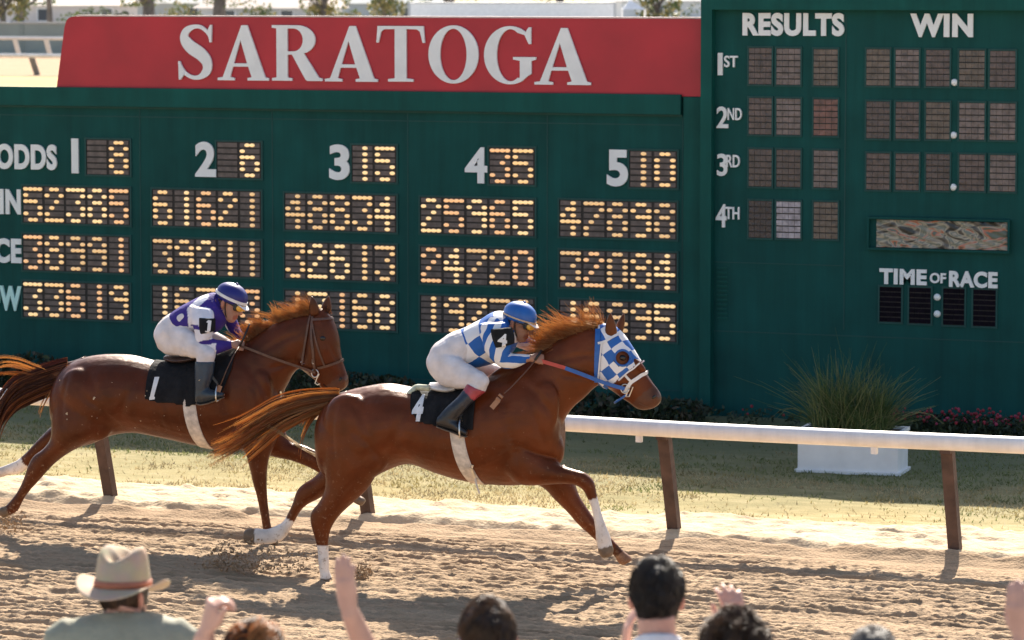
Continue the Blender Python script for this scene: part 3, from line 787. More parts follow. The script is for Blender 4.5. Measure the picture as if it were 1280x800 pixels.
for i in range(900):
    r0 = cen + ux * rng.uniform(-L_ / 2 + 0.05, L_ / 2 - 0.05) * 0.8 + uy * rng.uniform(-0.17, 0.17) + ZV * 0.34
    off = (r0 - cen).dot(ux)
    h = max(0.12, rng.normal(0.37, 0.14) * (1 - 0.25 * abs(off)) + (0.12 if abs(off + 0.12) < 0.12 else 0))
    d = ux * (off * 0.32 + rng.normal(0, 0.18)) + uy * rng.normal(0, 0.12)
    droop = rng.random() ** 3 * 0.5
    pts = [r0 + d * (t ** 1.5) * 1.1 + ZV * h * (t - droop * t ** 3) for t in (0, .25, .5, .75, 1)]
    roots.append((pts, 0.0042, 0.0008, int(rng.choice([0, 0, 2, 1]))))
for s in (-1, -1, 1, 1, 1):
    r0 = cen + ux * s * L_ * 0.3 + ZV * 0.34; e = rng.uniform(0.4, 0.6)
    roots.append(([r0 + ux * s * e * t + uy * 0.02 * t + ZV * (0.42 * t - 0.28 * t * t * t * 1.2) for t in (0, .2, .4, .6, .8, 1)], 0.006, 0.001, 1))
og = strands('ornamental_grass', roots, m_gr, None)
tag(og, 'tall wispy green ornamental grass growing out of the white planter', 'plant')
move_base(og, cen + ZV * 0.34)

def leaf_cloud(mb, c, rx, ry, rz, n, size, mis, floor=0.0):
    for i in range(n):
        d = Vector(rng.normal(0, 1, 3)).normalized() * (0.45 + 0.55 * rng.random() ** 0.4)
        p = Vector((c[0] + d.x * rx, c[1] + d.y * ry, max(c[2] + d.z * rz, floor)))
        a_ = Vector(rng.normal(0, 1, 3)).normalized(); b_ = a_.cross(Vector(rng.normal(0, 1, 3))).normalized()
        s_ = size * rng.uniform(0.6, 1.3)
        mb.add([p - a_ * s_, p + b_ * s_ * 0.45, p + a_ * s_, p - b_ * s_ * 0.45], [(0, 1, 2, 3)], int(rng.choice(mis)))
m_shr = [mat('shrub_dark', (0.022, 0.035, 0.016), 0.6, 0.3, 5, trans=0.2), mat('shrub_mid', (0.045, 0.06, 0.022), 0.6, 0.3, 5, trans=0.2), mat('shrub_brown', (0.06, 0.045, 0.025), 0.7, 0.3, 5)]
def shrub(px0, px1, py_top, Y, label):
    xa_, xb_ = onY(px0, 500, Y).x, onY(px1, 500, Y).x
    zt = onY((px0 + px1) / 2, py_top, Y).z
    mb = MB()
    k_ = max(2, int((xb_ - xa_) / 0.35))
    for i in range(k_):
        x = xa_ + (xb_ - xa_) * (i + 0.5) / k_
        zz = zt * rng.uniform(0.72, 1.0)
        leaf_cloud(mb, (x, Y, zz * 0.52), (xb_ - xa_) / k_ * 0.95, 0.26, zz * 0.52, 420, 0.045, [0, 0, 0, 1, 2], 0.01)
    t = thing('shrub', (0.5 * (xa_ + xb_), Y, 0), label, 'shrub', 'shrubs along the foot of the odds board')
    mb.build('foliage', m_shr, t)
    st = MB()
    for i in range(k_ * 2):
        x = xa_ + (xb_ - xa_) * rng.random()
        st.tube([(x, Y, -0.02), (x + rng.normal(0, 0.05), Y + rng.normal(0, 0.04), zt * 0.7)], [0.014, 0.006], 6)
    st.build('stems', M['leather'], t)
shrub(-60, 62, 438, GY - 0.6, 'dark shrub behind the swishing tail of the rear horse')
shrub(338, 505, 462, GY - 0.6, 'low dark shrub behind the head of the rear horse')
shrub(715, 868, 492, GY - 0.6, 'low dark shrub behind the neck of the leading horse')
fl = MB()
for i in range(700):
    x = rng.uniform(onY(1125, 530, RY - 0.35).x, onY(1340, 540, RY - 0.35).x); y = RY - rng.uniform(0.55, 1.05)
    leaf_cloud(fl, (x, y, 0.12), 0.03, 0.03, 0.10, 5, 0.028, [0, 1], 0.005)
    if rng.random() < 0.22:
        fl.ball((x, y - 0.03, rng.uniform(0.16, 0.27)), rng.uniform(0.008, 0.018), int(rng.choice([2, 2, 3])), 6, 4)
for i in range(70):
    x = rng.uniform(onY(835, 520, RY - 0.35).x, onY(1085, 530, RY - 0.35).x); y = RY - rng.uniform(0.1, 0.6)
    leaf_cloud(fl, (x, y, 0.07), 0.03, 0.03, 0.06, 5, 0.026, [0, 1, 0], 0.005)
    if rng.random() < 0.10: fl.ball((x, y - 0.02, rng.uniform(0.10, 0.17)), rng.uniform(0.010, 0.018), 2, 6, 4)
fo = fl.build('flower_bed', m_shr[:2] + [mat('red_petal', (0.25, 0.010, 0.022), 0.6, 0.2), mat('pink_petal', (0.33, 0.03, 0.07), 0.6, 0.2)])
tag(fo, 'bed of small red flowers along the foot of the results board', 'flowers', kind='stuff')

# ------------------------------------------------------------------ far side of the course
def far_rail(name, y, zt, post_dx, x0, x1, label, lean=0.3, r=0.10, pm=None):
    t = thing(name, (0.5 * (x0 + x1), y, 0), label, 'fence')
    MB().tube([(x0, y - lean, zt), (x1, y - lean, zt)], r, 10).build('rail_tube', m_rail, t)
    x = x0
    while x < x1:
        mb = MB(); top = Vector((x, y - lean, zt - r)); bot = Vector((x + 0.12, y, -0.1))
        mb.obox((top + bot) / 2, Vector((0.13, 0, 0)), Vector((0, 0.06, 0)), (top - bot) / 2)
        mb.build('post', pm or m_rail, t); x += post_dx
    return t
d1 = camp(44, 92, 1.0); gy1 = ground(44, 92).y
gx1 = ground(44, 92).x
far_rail('backstretch_rail', gy1, onY(44, 69.5, gy1).z, 7.6, gx1 - 7.6 * 4, gx1 + 7.6 * 8, 'far white rail on grey posts at the near edge of the backstretch', pm=mat('grey_post', (0.20, 0.19, 0.18), 0.8, 0.1))
p2 = onY(22, 47.5, 186)
far_rail('outer_backstretch_rail', 186, p2.z, 2.05, p2.x - 2.05 * 8, p2.x + 2.05 * 40, 'far white rail on white posts just before the grey wall', pm=m_rail)
WY = 192.5
bw = thing('boundary_wall', (-40, WY, -0.07), 'long grey green boundary wall behind the far rails', 'wall')
zt = onY(40, 27.5, WY).z
m_wall = mat('grey_green_wall', (0.30, 0.34, 0.31), 0.8, 0.08, 0.5)
MB().box(-160, 120, WY, WY + 0.25, -0.1, zt - 0.12).build('wall_panel', m_wall, bw)
MB().box(-160, 120, WY - 0.06, WY + 0.31, zt - 0.12, zt).build('coping', mat('wall_coping', (0.44, 0.43, 0.40), 0.8, 0.08), bw)
pp = MB()
for i in range(60):
    x = onY(27, 40, WY).x + (i - 24) * 4.4
    pp.box(x - 0.16, x + 0.16, WY - 0.04, WY - 0.003, -0.09, zt - 0.13)
pp.build('wall_piers', mat('wall_pier', (0.27, 0.31, 0.28), 0.8, 0.08), bw)

def at(px, depth, z=-0.07):
    q = camp(px, 20, depth); return Vector((q.x, q.y, z))
def car(px, depth, col, label, yaw, wagon=False):
    c = at(px, depth)
    t = thing('parked_car', c, label, 'car', 'cars parked along the street behind the wall')
    ca, sa = math.cos(yaw), math.sin(yaw)
    X = Vector((ca, sa, 0)); Y = Vector((-sa, ca, 0))
    def prof(P, hw, inset, m, name, parent):
        n_ = len(P); V = []
        for s in (-1, 1):
            for x, z in P: V.append(c + X * x + Y * s * (hw - inset * max(0, z - 0.9)) + ZV * z)
        F_ = [tuple(range(n_))[::-1], tuple(range(n_, 2 * n_))] + [(i, (i + 1) % n_, (i + 1) % n_ + n_, i + n_) for i in range(n_)]
        return link_mesh(name, mesh(V, F_), m, parent)
    body = [(-2.1, .3), (2.1, .3), (2.15, .62), (2.0, .8), (1.1, .95), (.5, 1.42), (-.9 if not wagon else -1.8, 1.46), (-1.6 if not wagon else -2.1, 1.0), (-2.12, .9)]
    m_b = mat('car_paint', col, 0.25, 0.03, 3, coat=0.5)
    b = prof(body, 0.86, 0.35, m_b, 'body', t)
    gl = [(0.95, .96), (.48, 1.36), (-.85 if not wagon else -1.7, 1.39), (-1.4 if not wagon else -1.9, 1.0)]
    prof(gl, 0.868, 0.33, mat('car_glass', (0.10, 0.13, 0.16), 0.08, 0.05), 'windows', t)
    for x in (-1.3, 1.3):
        for s in (-1, 1):
            mb = MB(); q = c + X * x + Y * s * 0.78 + ZV * 0.31
            mb.tube([q - Y * 0.1, q + Y * 0.1], 0.31, 16); wh = mb.build('wheel', M['black'], t)
            mb = MB(); mb.tube([q + Y * s * 0.09, q + Y * s * 0.112], 0.18, 12); mb.build('rim', M['metal'], wh)
car(48, 262, (0.20, 0.28, 0.42), 'blue parked car behind the wall, left of the red sign', YAW + 0.9)
car(38, 275, (0.10, 0.13, 0.20), 'dark blue van parked behind the blue car', YAW + 0.5, True)
car(70, 255, (0.75, 0.74, 0.72), 'white car beside the thin pole behind the wall', YAW + 1.2)
car(8, 268, (0.62, 0.62, 0.62), 'silver car at the left edge of the picture behind the wall', YAW + 0.3)

# long white trailer parked behind the red sign
c = at(640, 243); X = RIGHT; Yv = Vector((-X.y, X.x, 0))
L2 = (768 - 509) / F_PX * 243 / 2
tr = thing('box_trailer', c, 'long white box trailer showing over the top of the red sign', 'trailer')
ztop = camp(640, 1.5, 243).z
mb = MB(); mb.obox(c + ZV * (0.95 + (ztop - 0.95) / 2), X * L2, Yv * 1.2, ZV * (ztop - 0.95) / 2); mb.build('box', M['white_paint'], tr)
mb = MB()
for s in (-1, 1):
    mb.obox(c + X * (L2 - 0.08) * s + ZV * (0.95 + (ztop - 0.95) / 2) - Yv * 1.215, X * 0.08, Yv * 0.012, ZV * (ztop - 0.98) / 2)
mb.obox(c + ZV * (ztop - 0.05) - Yv * 1.22, X * (L2 - 0.01), Yv * 0.014, ZV * 0.045)
mb.build('edge_trim', mat('trim_grey', (0.42, 0.42, 0.42), 0.5, 0.1), tr)
for q in (-0.7, -0.55, 0.72):
    for s in (-1, 1):
        mb = MB(); p = c + X * L2 * q + Yv * s * 1.0 + ZV * 0.45
        mb.tube([p - Yv * 0.15, p + Yv * 0.15], 0.48, 16); mb.build('wheel', M['black'], tr)
mb = MB(); mb.obox(c + ZV * 0.85, X * (L2 - 0.3), Yv * 0.5, ZV * 0.095); mb.build('chassis', M['black'], tr)
c = at(792, 250)
wt = thing('white_canopy', c, 'small white pitched tent roof beside the end of the white trailer', 'tent')
V = [c + X * sx * 0.8 + Yv * sy * 0.8 + ZV * 2.5 for sx, sy in ((-1, -1), (1, -1), (1, 1), (-1, 1))] + [c + ZV * 3.15 - X * 0.25]
link_mesh('roof', mesh(V, [(0, 1, 4), (1, 2, 4), (2, 3, 4), (3, 0, 4), (3, 2, 1, 0)]), M['white_paint'], wt)
for sx, sy in ((-1, -1), (1, -1), (1, 1), (-1, 1)):
    MB().tube([c + X * sx * 0.77 + Yv * sy * 0.77, c + X * sx * 0.77 + Yv * sy * 0.77 + ZV * 2.5], 0.04, 8).build('leg', M['white_paint'], wt)

# houses
def house(px, depth, wdt, hw, hr, wc, rc, label, yaw=0.0, hip=0.0):
    c = at(px, depth)
    t = thing('house', c, label, 'house', 'houses along the street behind the course')
    ca, sa = math.cos(YAW + yaw), math.sin(YAW + yaw); X = Vector((ca, sa, 0)); Y = Vector((-sa, ca, 0)); d = 4.5
    mb = MB(); mb.obox(c + ZV * hw / 2, X * wdt / 2, Y * d, ZV * hw / 2); w_ = mb.build('wall', mat('house_wall', wc, 0.8, 0.06, 0.4), t)
    e = 0.5
    V = [c + X * s * (wdt / 2 + e) + Y * q * (d + e) + ZV * (hw + 0.01) for q in (-1, 1) for s in (-1, 1)] + [c + X * s * (wdt / 2 + e - hip) + ZV * (hw + hr) for s in (-1, 1)]
    link_mesh('roof', mesh(V, [(0, 1, 5, 4), (3, 2, 4, 5), (0, 4, 2), (1, 3, 5), (2, 3, 1, 0)]), mat('roof', rc, 0.8, 0.1, 0.5), t)
    k_ = max(2, int(wdt / 6))
    for i in range(k_):
        q = c + X * (-wdt / 2 + wdt * (i + 0.5) / k_) - Y * (d + 0.02) + ZV * 1.5
        mb = MB(); mb.obox(q, X * 0.6, Y * 0.03, ZV * 0.6); wn = mb.build('window', mat('window_frame', (0.7, 0.7, 0.68), 0.6, 0.05), t)
        mb = MB(); mb.obox(q - Y * 0.035, X * 0.5, Y * 0.01, ZV * 0.5); mb.build('pane', mat('dark_pane', (0.06, 0.07, 0.08), 0.1, 0.1), wn)
house(70, 330, 12, 2.3, 2.4, (0.55, 0.50, 0.46), (0.62, 0.55, 0.48), 'pale house with a low tan roof at the far left', 0.5, 3)
house(340, 310, 10, 2.2, 2.0, (0.50, 0.50, 0.48), (0.42, 0.36, 0.33), 'grey house with a brown roof above the sign letters', -0.2, 2)
house(455, 345, 14, 2.4, 2.2, (0.42, 0.45, 0.45), (0.30, 0.33, 0.34), 'grey house with a slate roof left of the white trailer', 0.1, 2)
house(860, 380, 15, 2.5, 2.2, (0.60, 0.60, 0.58), (0.50, 0.50, 0.50), 'white house behind the trees right of the white trailer', 0.1, 2)
house(200, 350, 12, 2.4, 2.2, (0.46, 0.46, 0.42), (0.38, 0.38, 0.36), 'dull green house between the two thick tree trunks', 0.1, 2)

m_tr = [mat('leaf_dark', (0.05, 0.075, 0.025), 0.6, 0.3, 0.8, trans=0.3), mat('leaf_mid', (0.10, 0.125, 0.04), 0.6, 0.3, 0.8, trans=0.3), mat('leaf_gold', (0.26, 0.21, 0.075), 0.6, 0.3, 0.8, trans=0.3)]
m_bark = mat('bark', (0.12, 0.10, 0.085), 0.9, 0.3, 3, 0.4, 10)
def tree(px, depth, h, r, tr_r, label, low=2.2, mis=(0, 1, 1), lean=0.0, nl=1300):
    c = at(px, depth)
    t = thing('street_tree', c, label, 'tree', 'trees along the street behind the course')
    mb = MB()
    top = c + Vector((lean, 0, h * 0.55))
    mb.tube([c - ZV * 0.1, c + Vector((lean * 0.3, 0, h * 0.22)), top], [tr_r * 1.25, tr_r, tr_r * 0.6], 10)
    for i in range(8):
        a = i * 2.4 + rng.random(); q = c + Vector((lean * 0.4, 0, h * rng.uniform(0.2, 0.5)))
        e = q + Vector((math.cos(a) * r * 0.7, math.sin(a) * r * 0.7, h * rng.uniform(0.12, 0.35)))
        mb.tube([q, (q + e) / 2 + ZV * 0.2, e], [tr_r * 0.45, tr_r * 0.3, tr_r * 0.12], 7)
    mb.build('trunk', m_bark, t, smooth=True)
    cr = MB()
    for i in range(20):
        d = Vector(rng.normal(0, 1, 3)).normalized()
        p = (c.x + lean + d.x * r * 0.75, c.y + d.y * r * 0.75, max(low + 0.5, c.z + h * 0.62 + d.z * h * 0.36))
        leaf_cloud(cr, p, r * 0.36, r * 0.36, r * 0.30, nl // 20, 0.20, list(mis), low)
    cr.build('crown', m_tr, t)
def bush(px, depth, rx, h, label, mis):
    c = at(px, depth); t = thing('street_bush', c, label, 'bush', 'bushes along the street behind the course')
    mb = MB()
    for i in range(6): leaf_cloud(mb, (c.x + rng.normal(0, rx * .4), c.y + rng.normal(0, .4), h * rng.uniform(.35, .7)), rx * .5, rx * .5, h * .38, 90, 0.16, list(mis), 0.0)
    mb.build('foliage', m_tr, t)
    mb = MB()
    for i in range(4): mb.tube([c + Vector((rng.normal(0, rx * .2), 0, -.1)), c + Vector((rng.normal(0, rx * .3), 0, h * .6))], [.05, .02], 6)
    mb.build('stems', m_bark, t)
bush(150, 262, 1.6, 2.2, 'green bush left of the first thick trunk above the red sign', (1, 0))
bush(232, 280, 2.2, 2.6, 'golden green bush between the two thick tree trunks', (1, 2))
bush(318, 285, 1.7, 2.9, 'olive bush right of the second thick trunk', (1, 2, 0))
bush(110, 300, 2.4, 2.4, 'wide olive bush beyond the thin pole by the parked cars', (1, 0))
bush(432, 268, 1.5, 2.4, 'golden bush beside the golden leaved tree', (2, 1))
bush(845, 300, 2.4, 2.6, 'olive bush right of the white pitched tent roof', (0, 1, 2))
tree(22, 285, 9, 4.0, 0.32, 'leaning dark tree at the far left above the parked cars', 2.6, (0, 1), 0.8)
tree(4, 240, 7, 2.2, 0.2, 'yellow green tree at the left edge of the picture', 1.6, (1, 2, 2))
tree(63, 250, 10, 3.0, 0.2, 'thin trunked tree standing by the parked cars', 4.0, (0, 1), -0.2)
tree(186, 270, 10, 3.6, 0.45, 'thick grey trunked tree above the left end of the red sign', 2.6, (1, 2, 1))
tree(272, 290, 11, 4.0, 0.5, 'thick trunked tree above the first letters of the red sign', 2.2, (1, 2, 1), 0.6)
tree(405, 275, 7, 2.4, 0.25, 'golden leaved tree above the middle of the red sign', 1.4, (2, 2, 1))
tree(480, 300, 7, 2.6, 0.25, 'small golden green tree left of the white trailer', 1.6, (2, 1))
tree(822, 262, 6, 1.8, 0.2, 'small green tree right of the white trailer', 1.2, (0, 1, 2))
tree(560, 330, 10, 5.0, 0.4, 'broad tree rising behind the white trailer', 2.0, (0, 1, 1))
tree(700, 340, 10, 5.0, 0.4, 'dark broad tree behind the right half of the trailer', 2.0, (0, 1, 0))

# ================================================================== HORSES
COAT = (0.098, 0.0215, 0.0060)
COAT_D = (0.055, 0.015, 0.006)
SOCK = (0.74, 0.68, 0.62)
HOOF = (0.16, 0.12, 0.085)
MUZ = (0.085, 0.035, 0.022)
PHI = R(10)

def secs(pl, S, w0=0.0):
    """each entry: upper pixel, lower pixel, half width, sideways offset"""
    out = []
    for s in S:
        w_ = s[5] if len(s) > 5 else w0
        out.append((pl.pt(s[0], s[1], w_), pl.pt(s[2], s[3], w_), s[4]))
    return out

def ear(pl, tip, b0, b1, w0, w1, name, parent, m, inner):
    """a leaf shaped ear: base from b0 to b1, outer face a shallow cup"""
    T = pl.pt(*tip, w1); A = pl.pt(*b0, w0); B = pl.pt(*b1, w0)
    mid = (A + B) / 2; ax = T - mid; sd = (B - A) / 2
    dp = pl.n * 0.022
    prof = [(0.0, 1.0), (0.15, 1.12), (0.35, 1.15), (0.55, 1.0), (0.75, 0.68), (0.9, 0.34), (1.0, 0.04)]
    mb = MB(); n_ = 12
    V = []
    for t, k in prof:
        for j in range(n_):
            a = 2 * math.pi * j / n_
            V.append(mid - ax * 0.12 + ax * 1.12 * t + sd * (k * math.cos(a)) + dp * (math.sin(a) * (0.3 + 0.7 * k)))
    Fc = [(i * n_ + j, i * n_ + (j + 1) % n_, (i + 1) * n_ + (j + 1) % n_, (i + 1) * n_ + j) for i in range(len(prof) - 1) for j in range(n_)]
    Fc += [tuple(range(n_))[::-1], tuple((len(prof) - 1) * n_ + j for j in range(n_))]
    mb.add(V, Fc)
    e = mb.build(name, m, parent, smooth=True)
    return e

def ribbon(P, Nn, width, thick):
    mb = MB(); V = []
    for i in range(len(P)):
        t = (P[min(i + 1, len(P) - 1)] - P[max(i - 1, 0)]).normalized()
        s = t.cross(Nn[i]).normalized() * width / 2; u = Nn[i].normalized() * thick / 2
        V += [P[i] + s - u, P[i] + s + u, P[i] - s + u, P[i] - s - u]
    Fc = []
    for i in range(len(P) - 1):
        for j in range(4): Fc.append((i * 4 + j, i * 4 + (j + 1) % 4, i * 4 + 4 + (j + 1) % 4, i * 4 + 4 + j))
    Fc += [(3, 2, 1, 0), tuple((len(P) - 1) * 4 + j for j in range(4))]
    return V, Fc
def strap(name, pl, bvh, pix, width, m, parent, off=0.006, both=True, thick=0.006, lab=None):
    """a strap laid along the surface, and its mirror image on the far side"""
    A = catmull([list(p) for p in pix], 6)
    P, Nn = [], []
    for a in A:
        p, nn = hit(bvh, a[0], a[1], off)
        if p is not None: P.append(p); Nn.append(nn)
    if len(P) < 2: return None
    for _ in range(2):
        Nn = [(Nn[max(i - 1, 0)] + Nn[i] + Nn[min(i + 1, len(P) - 1)]).normalized() for i in range(len(P))]
        P = [P[0]] + [(P[i - 1] + P[i] * 2 + P[i + 1]) / 4 for i in range(1, len(P) - 1)] + [P[-1]]
    mb = MB(); mb.add(*ribbon(P, Nn, width, thick))
    if both:
        P2 = [pl.mirror(p) for p in P]; N2 = [v - pl.n * 2 * v.dot(pl.n) for v in Nn]
        mb.add(*ribbon(P2, N2, width, thick))
    return mb.build(name, m, parent)
def free_strap(name, P, nrm, width, m, parent, thick=0.005, sub=6):
    A = [Vector(a) for a in catmull([list(p) for p in P], sub)]
    mb = MB(); mb.add(*ribbon(A, [nrm] * len(A), width, thick))
    return mb.build(name, m, parent)
def ring(name, c, nrm, r, t, m, parent, ratio=1.0, up=ZV):
    u = up.cross(nrm).normalized(); v = nrm.cross(u)
    mb = MB(); k = 20
    P = [c + u * math.cos(2 * math.pi * i / k) * r + v * math.sin(2 * math.pi * i / k) * r * ratio for i in range(k + 1)]
    mb.tube(P, t, 8); return mb.build(name, m, parent, smooth=True)

def wrap(pl, bvh, x0, x1, edge, off, nx=26, na=40, full=False, cx=None, thick=True):
    """cloth laid over the trunk between two places along the horse; edge(u) = height of its lower border"""
    c0, c1 = cx
    rows = []
    for i in range(nx + 1):
        u = i / nx
        axis = c0.lerp(c1, u)
        pts = []
        amax = math.pi if full else math.pi * 0.95
        for j in range(na * 2 + 1):
            a = -amax + 2 * amax * j / (na * 2)
            d = pl.n * math.sin(a) + ZV * math.cos(a)
            p, nn, _, _ = bvh.ray_cast(axis + d * 1.2, -d)
            if p is None: p = axis + d * 0.27; nn = d
            pts.append((a, p + d * off))
        if not full:
            ze = edge(u)
            near = [q for a, q in pts if a >= 0 and q.z >= ze]; far = [q for a, q in pts if a < 0 and q.z >= ze]
            line = far + near
        else: line = [q for a, q in pts]
        L = np.array([list(q) for q in line])
        seg = np.concatenate([[0], np.cumsum(np.linalg.norm(np.diff(L, axis=0), axis=1))])
        s_ = np.linspace(0, seg[-1], na + 1)
        rows.append([Vector([np.interp(t, seg, L[:, k]) for k in range(3)]) for t in s_])
    return rows
def sheet(rows, thick, centre):
    nx, na = len(rows) - 1, len(rows[0]) - 1
    me = mesh([p for r in rows for p in r], [(i * (na + 1) + j, i * (na + 1) + j + 1, (i + 1) * (na + 1) + j + 1, (i + 1) * (na + 1) + j) for i in range(nx) for j in range(na)], True)
    bm = bmesh.new(); bm.from_mesh(me)
    bmesh.ops.recalc_face_normals(bm, faces=bm.faces)
    f0 = bm.faces[:]
    if sum((f.calc_center_median() - centre).dot(f.normal) for f in f0) < 0: bmesh.ops.reverse_faces(bm, faces=f0)
    r = bmesh.ops.solidify(bm, geom=bm.faces[:], thickness=thick)
    bm.to_mesh(me); bm.free()
    me.polygons.foreach_set('use_smooth', [True] * len(me.polygons))
    return me
def decal(name, pl, bvh, body, quad, m, parent, off=0.006, bold=0.03, w=0.5, cuts=2, loops=None):
    """a number sewn on cloth: quad = top left, top right, bottom right, bottom left pixels"""
    if loops: v, f = glyph_mesh(loops); v = np.array(v)
    else: v, f = text_verts(body, bold)
    me = mesh([(x, y, 0) for x, y in v], f)
    bm = bmesh.new(); bm.from_mesh(me)
    bmesh.ops.triangulate(bm, faces=bm.faces[:])
    for _ in range(cuts): bmesh.ops.subdivide_edges(bm, edges=bm.edges[:], cuts=1, use_grid_fill=False); bmesh.ops.triangulate(bm, faces=bm.faces[:])
    bm.to_mesh(me); bm.free()
    tl, tr_, br, bl = [np.array(q, float) for q in quad]
    V = []
    for vv in me.vertices:
        x, y = vv.co.x, vv.co.y
        px = (bl * (1 - x) + br * x) * (1 - y) + (tl * (1 - x) + tr_ * x) * y
        p, nn = hit(bvh, px[0], px[1], off)
        V.append(p if p is not None else pl.pt(px[0], px[1], 0.28))
    for vv, p in zip(me.vertices, V): vv.co = p
    me.polygons.foreach_set('use_smooth', [True] * len(me.polygons))
    me.update()
    return link_mesh(name, me, m, parent)

def sculpt(me, pl, lines):
    """press the lines between muscles (or raise veins and bones) into both flanks; lines: pixels, width, depth, least distance from the middle"""
    n_ = len(me.vertices)
    co = np.empty(n_ * 3, np.float32); me.vertices.foreach_get('co', co); co = co.reshape(-1, 3).astype(float)
    no = np.empty(n_ * 3, np.float32); me.vertices.foreach_get('normal', no); no = no.reshape(-1, 3)
    rel = co - np.array(pl.p0)
    x = rel @ np.array(pl.h); z = co[:, 2]; w_ = np.abs(rel @ np.array(pl.n))
    side = np.abs(no @ np.array(pl.n))
    tot = np.zeros(n_)
    for pts, wd, dp, wmin in lines:
        A = catmull([[(pl.pt(*q, .2) - pl.p0).dot(pl.h), pl.pt(*q, .2).z] for q in pts], 8)
        d = np.full(n_, 9.0); tt = np.zeros(n_)
        for i in range(len(A)):
            e = np.hypot(x - A[i, 0], z - A[i, 1]); c = e < d; d[c] = e[c]; tt[c] = i / (len(A) - 1)
        tot += np.exp(-(d / wd) ** 2) * dp * np.sin(np.pi * np.clip(tt * .9 + .05, 0, 1)) ** .5 * (w_ > wmin) * np.clip(side * 1.4, 0, 1)
    co -= no * tot[:, None]
    me.vertices.foreach_set('co', co.astype(np.float32).ravel()); me.update()
    return me

# ------------------------------------------------------------------ the leading horse
P1 = Plane(ground(600, 725), PHI)
h1 = thing('racehorse', ground(404, 729), 'chestnut racehorse in a blue and white checked hood with saddle cloth number 4', 'horse', 'racehorses on the dirt track')
b = Body()
TR1 = [(398, 522, 397, 556, .10), (410, 502, 403, 590, .20), (432, 489, 426, 604, .255), (458, 482.5, 452, 606, .28), (486, 479, 480, 590, .285), (515, 484, 512, 580, .27), (545, 489, 545, 591, .27),
       (575, 485, 575, 600, .278), (605, 473, 605, 605, .278), (632, 463, 632, 607, .265), (655, 455, 655, 606, .245), (677, 455, 675, 600, .225), (694, 480, 692, 590, .19), (703, 515, 703, 573, .12)]
b.loft(secs(P1, TR1), P1.n, [COAT] * len(TR1), n=28)
NK1 = [(638, 470, 690, 585, .20), (652, 458, 699, 552, .185), (674, 441, 705, 527, .15), (696, 425, 717, 509, .125), (720, 415, 730, 498, .105), (741, 409, 742, 486, .092), (757, 408, 751, 480, .088)]
b.loft(secs(P1, NK1), P1.n, [COAT] * len(NK1), n=24)
HD1 = [(752, 408, 746, 474, .07), (766, 409, 750, 480, .095), (778, 419, 757, 484, .108), (788, 432, 764, 488, .102), (797, 447, 771, 493, .084), (806, 462, 779, 499, .068), (814, 475, 787, 504, .06), (821, 484, 794, 510, .057), (826, 492, 804, 513, .056), (827, 500, 815, 511, .042), (825, 504, 821, 508, .02)]
b.loft(secs(P1, HD1), P1.n, [COAT] * 7 + [MUZ] * 4, n=22)
# cheek, nostril rim, lips, shoulder, forearm muscle, haunch
def blob(pl, px, py, w_, rx, rw, rz, rot=0.0, col=None):
    a = R(rot); X = pl.h * math.cos(a) + ZV * math.sin(a); Z = -pl.h * math.sin(a) + ZV * math.cos(a)
    b.ell(pl.pt(px, py, w_), X * rx, pl.n * rw, Z * rz, col)
for s in (1, -1):
    blob(P1, 766, 470, .062 * s, .085, .035, .095, 30, COAT)
    blob(P1, 799, 456, .045 * s, .07, .03, .022, -45, COAT)
    blob(P1, 818, 497, .038 * s, .035, .025, .03, -40, MUZ)
    blob(P1, 668, 528, .155 * s, .15, .068, .30, -22, COAT)
    blob(P1, 650, 575, .15 * s, .15, .08, .13, 10, COAT)
    blob(P1, 440, 535, .17 * s, .20, .11, .25, 20, COAT)
    blob(P1, 462, 570, .17 * s, .14, .09, .16, -30, COAT)
    blob(P1, 696, 562, .07 * s, .055, .065, .11, 0, COAT)
blob(P1, 644, 470, 0, .30, .06, .10, 25, COAT)
NF1 = [(668, 552, 640, 600, .10, .13), (690, 574, 655, 607, .085, .14), (704, 582, 684, 606, .068, .14), (719, 587, 706, 605, .054, .14), (732, 591, 720, 607, .05, .14), (742, 601, 729, 613, .045, .14), (745.5, 614, 733, 621, .036, .14),
       (749.5, 631, 738.5, 633, .030, .14), (753.5, 645, 741.5, 647, .030, .14), (759, 660, 744, 662, .035, .14), (763.5, 671, 744.5, 674, .038, .14), (765, 679, 747, 684, .033, .14), (767.5, 687, 747.5, 690.5, .042, .14), (766, 695, 753, 698, .040, .14)]
b.loft(secs(P1, NF1), P1.n, [COAT] * 7 + [SOCK] * 5 + [HOOF] * 2)
FF1 = [(706, 580, 662, 600, .10, -.14), (718, 603, 681, 611, .085, -.14), (725, 621, 692, 623, .068, -.14), (736, 638, 709, 640, .053, -.14), (745, 651, 722, 655, .048, -.14), (752, 660, 735, 667, .038, -.14), (760, 668, 746, 677, .034, -.14), (768.5, 677, 758, 688, .037, -.14), (777, 686, 767, 694, .033, -.14), (788, 695, 773, 704, .045, -.14), (791, 700, 779, 707, .044, -.14)]
b.loft(secs(P1, FF1), P1.n, [COAT] * 8 + [COAT_D] + [(.20, .10, .06)] * 2)
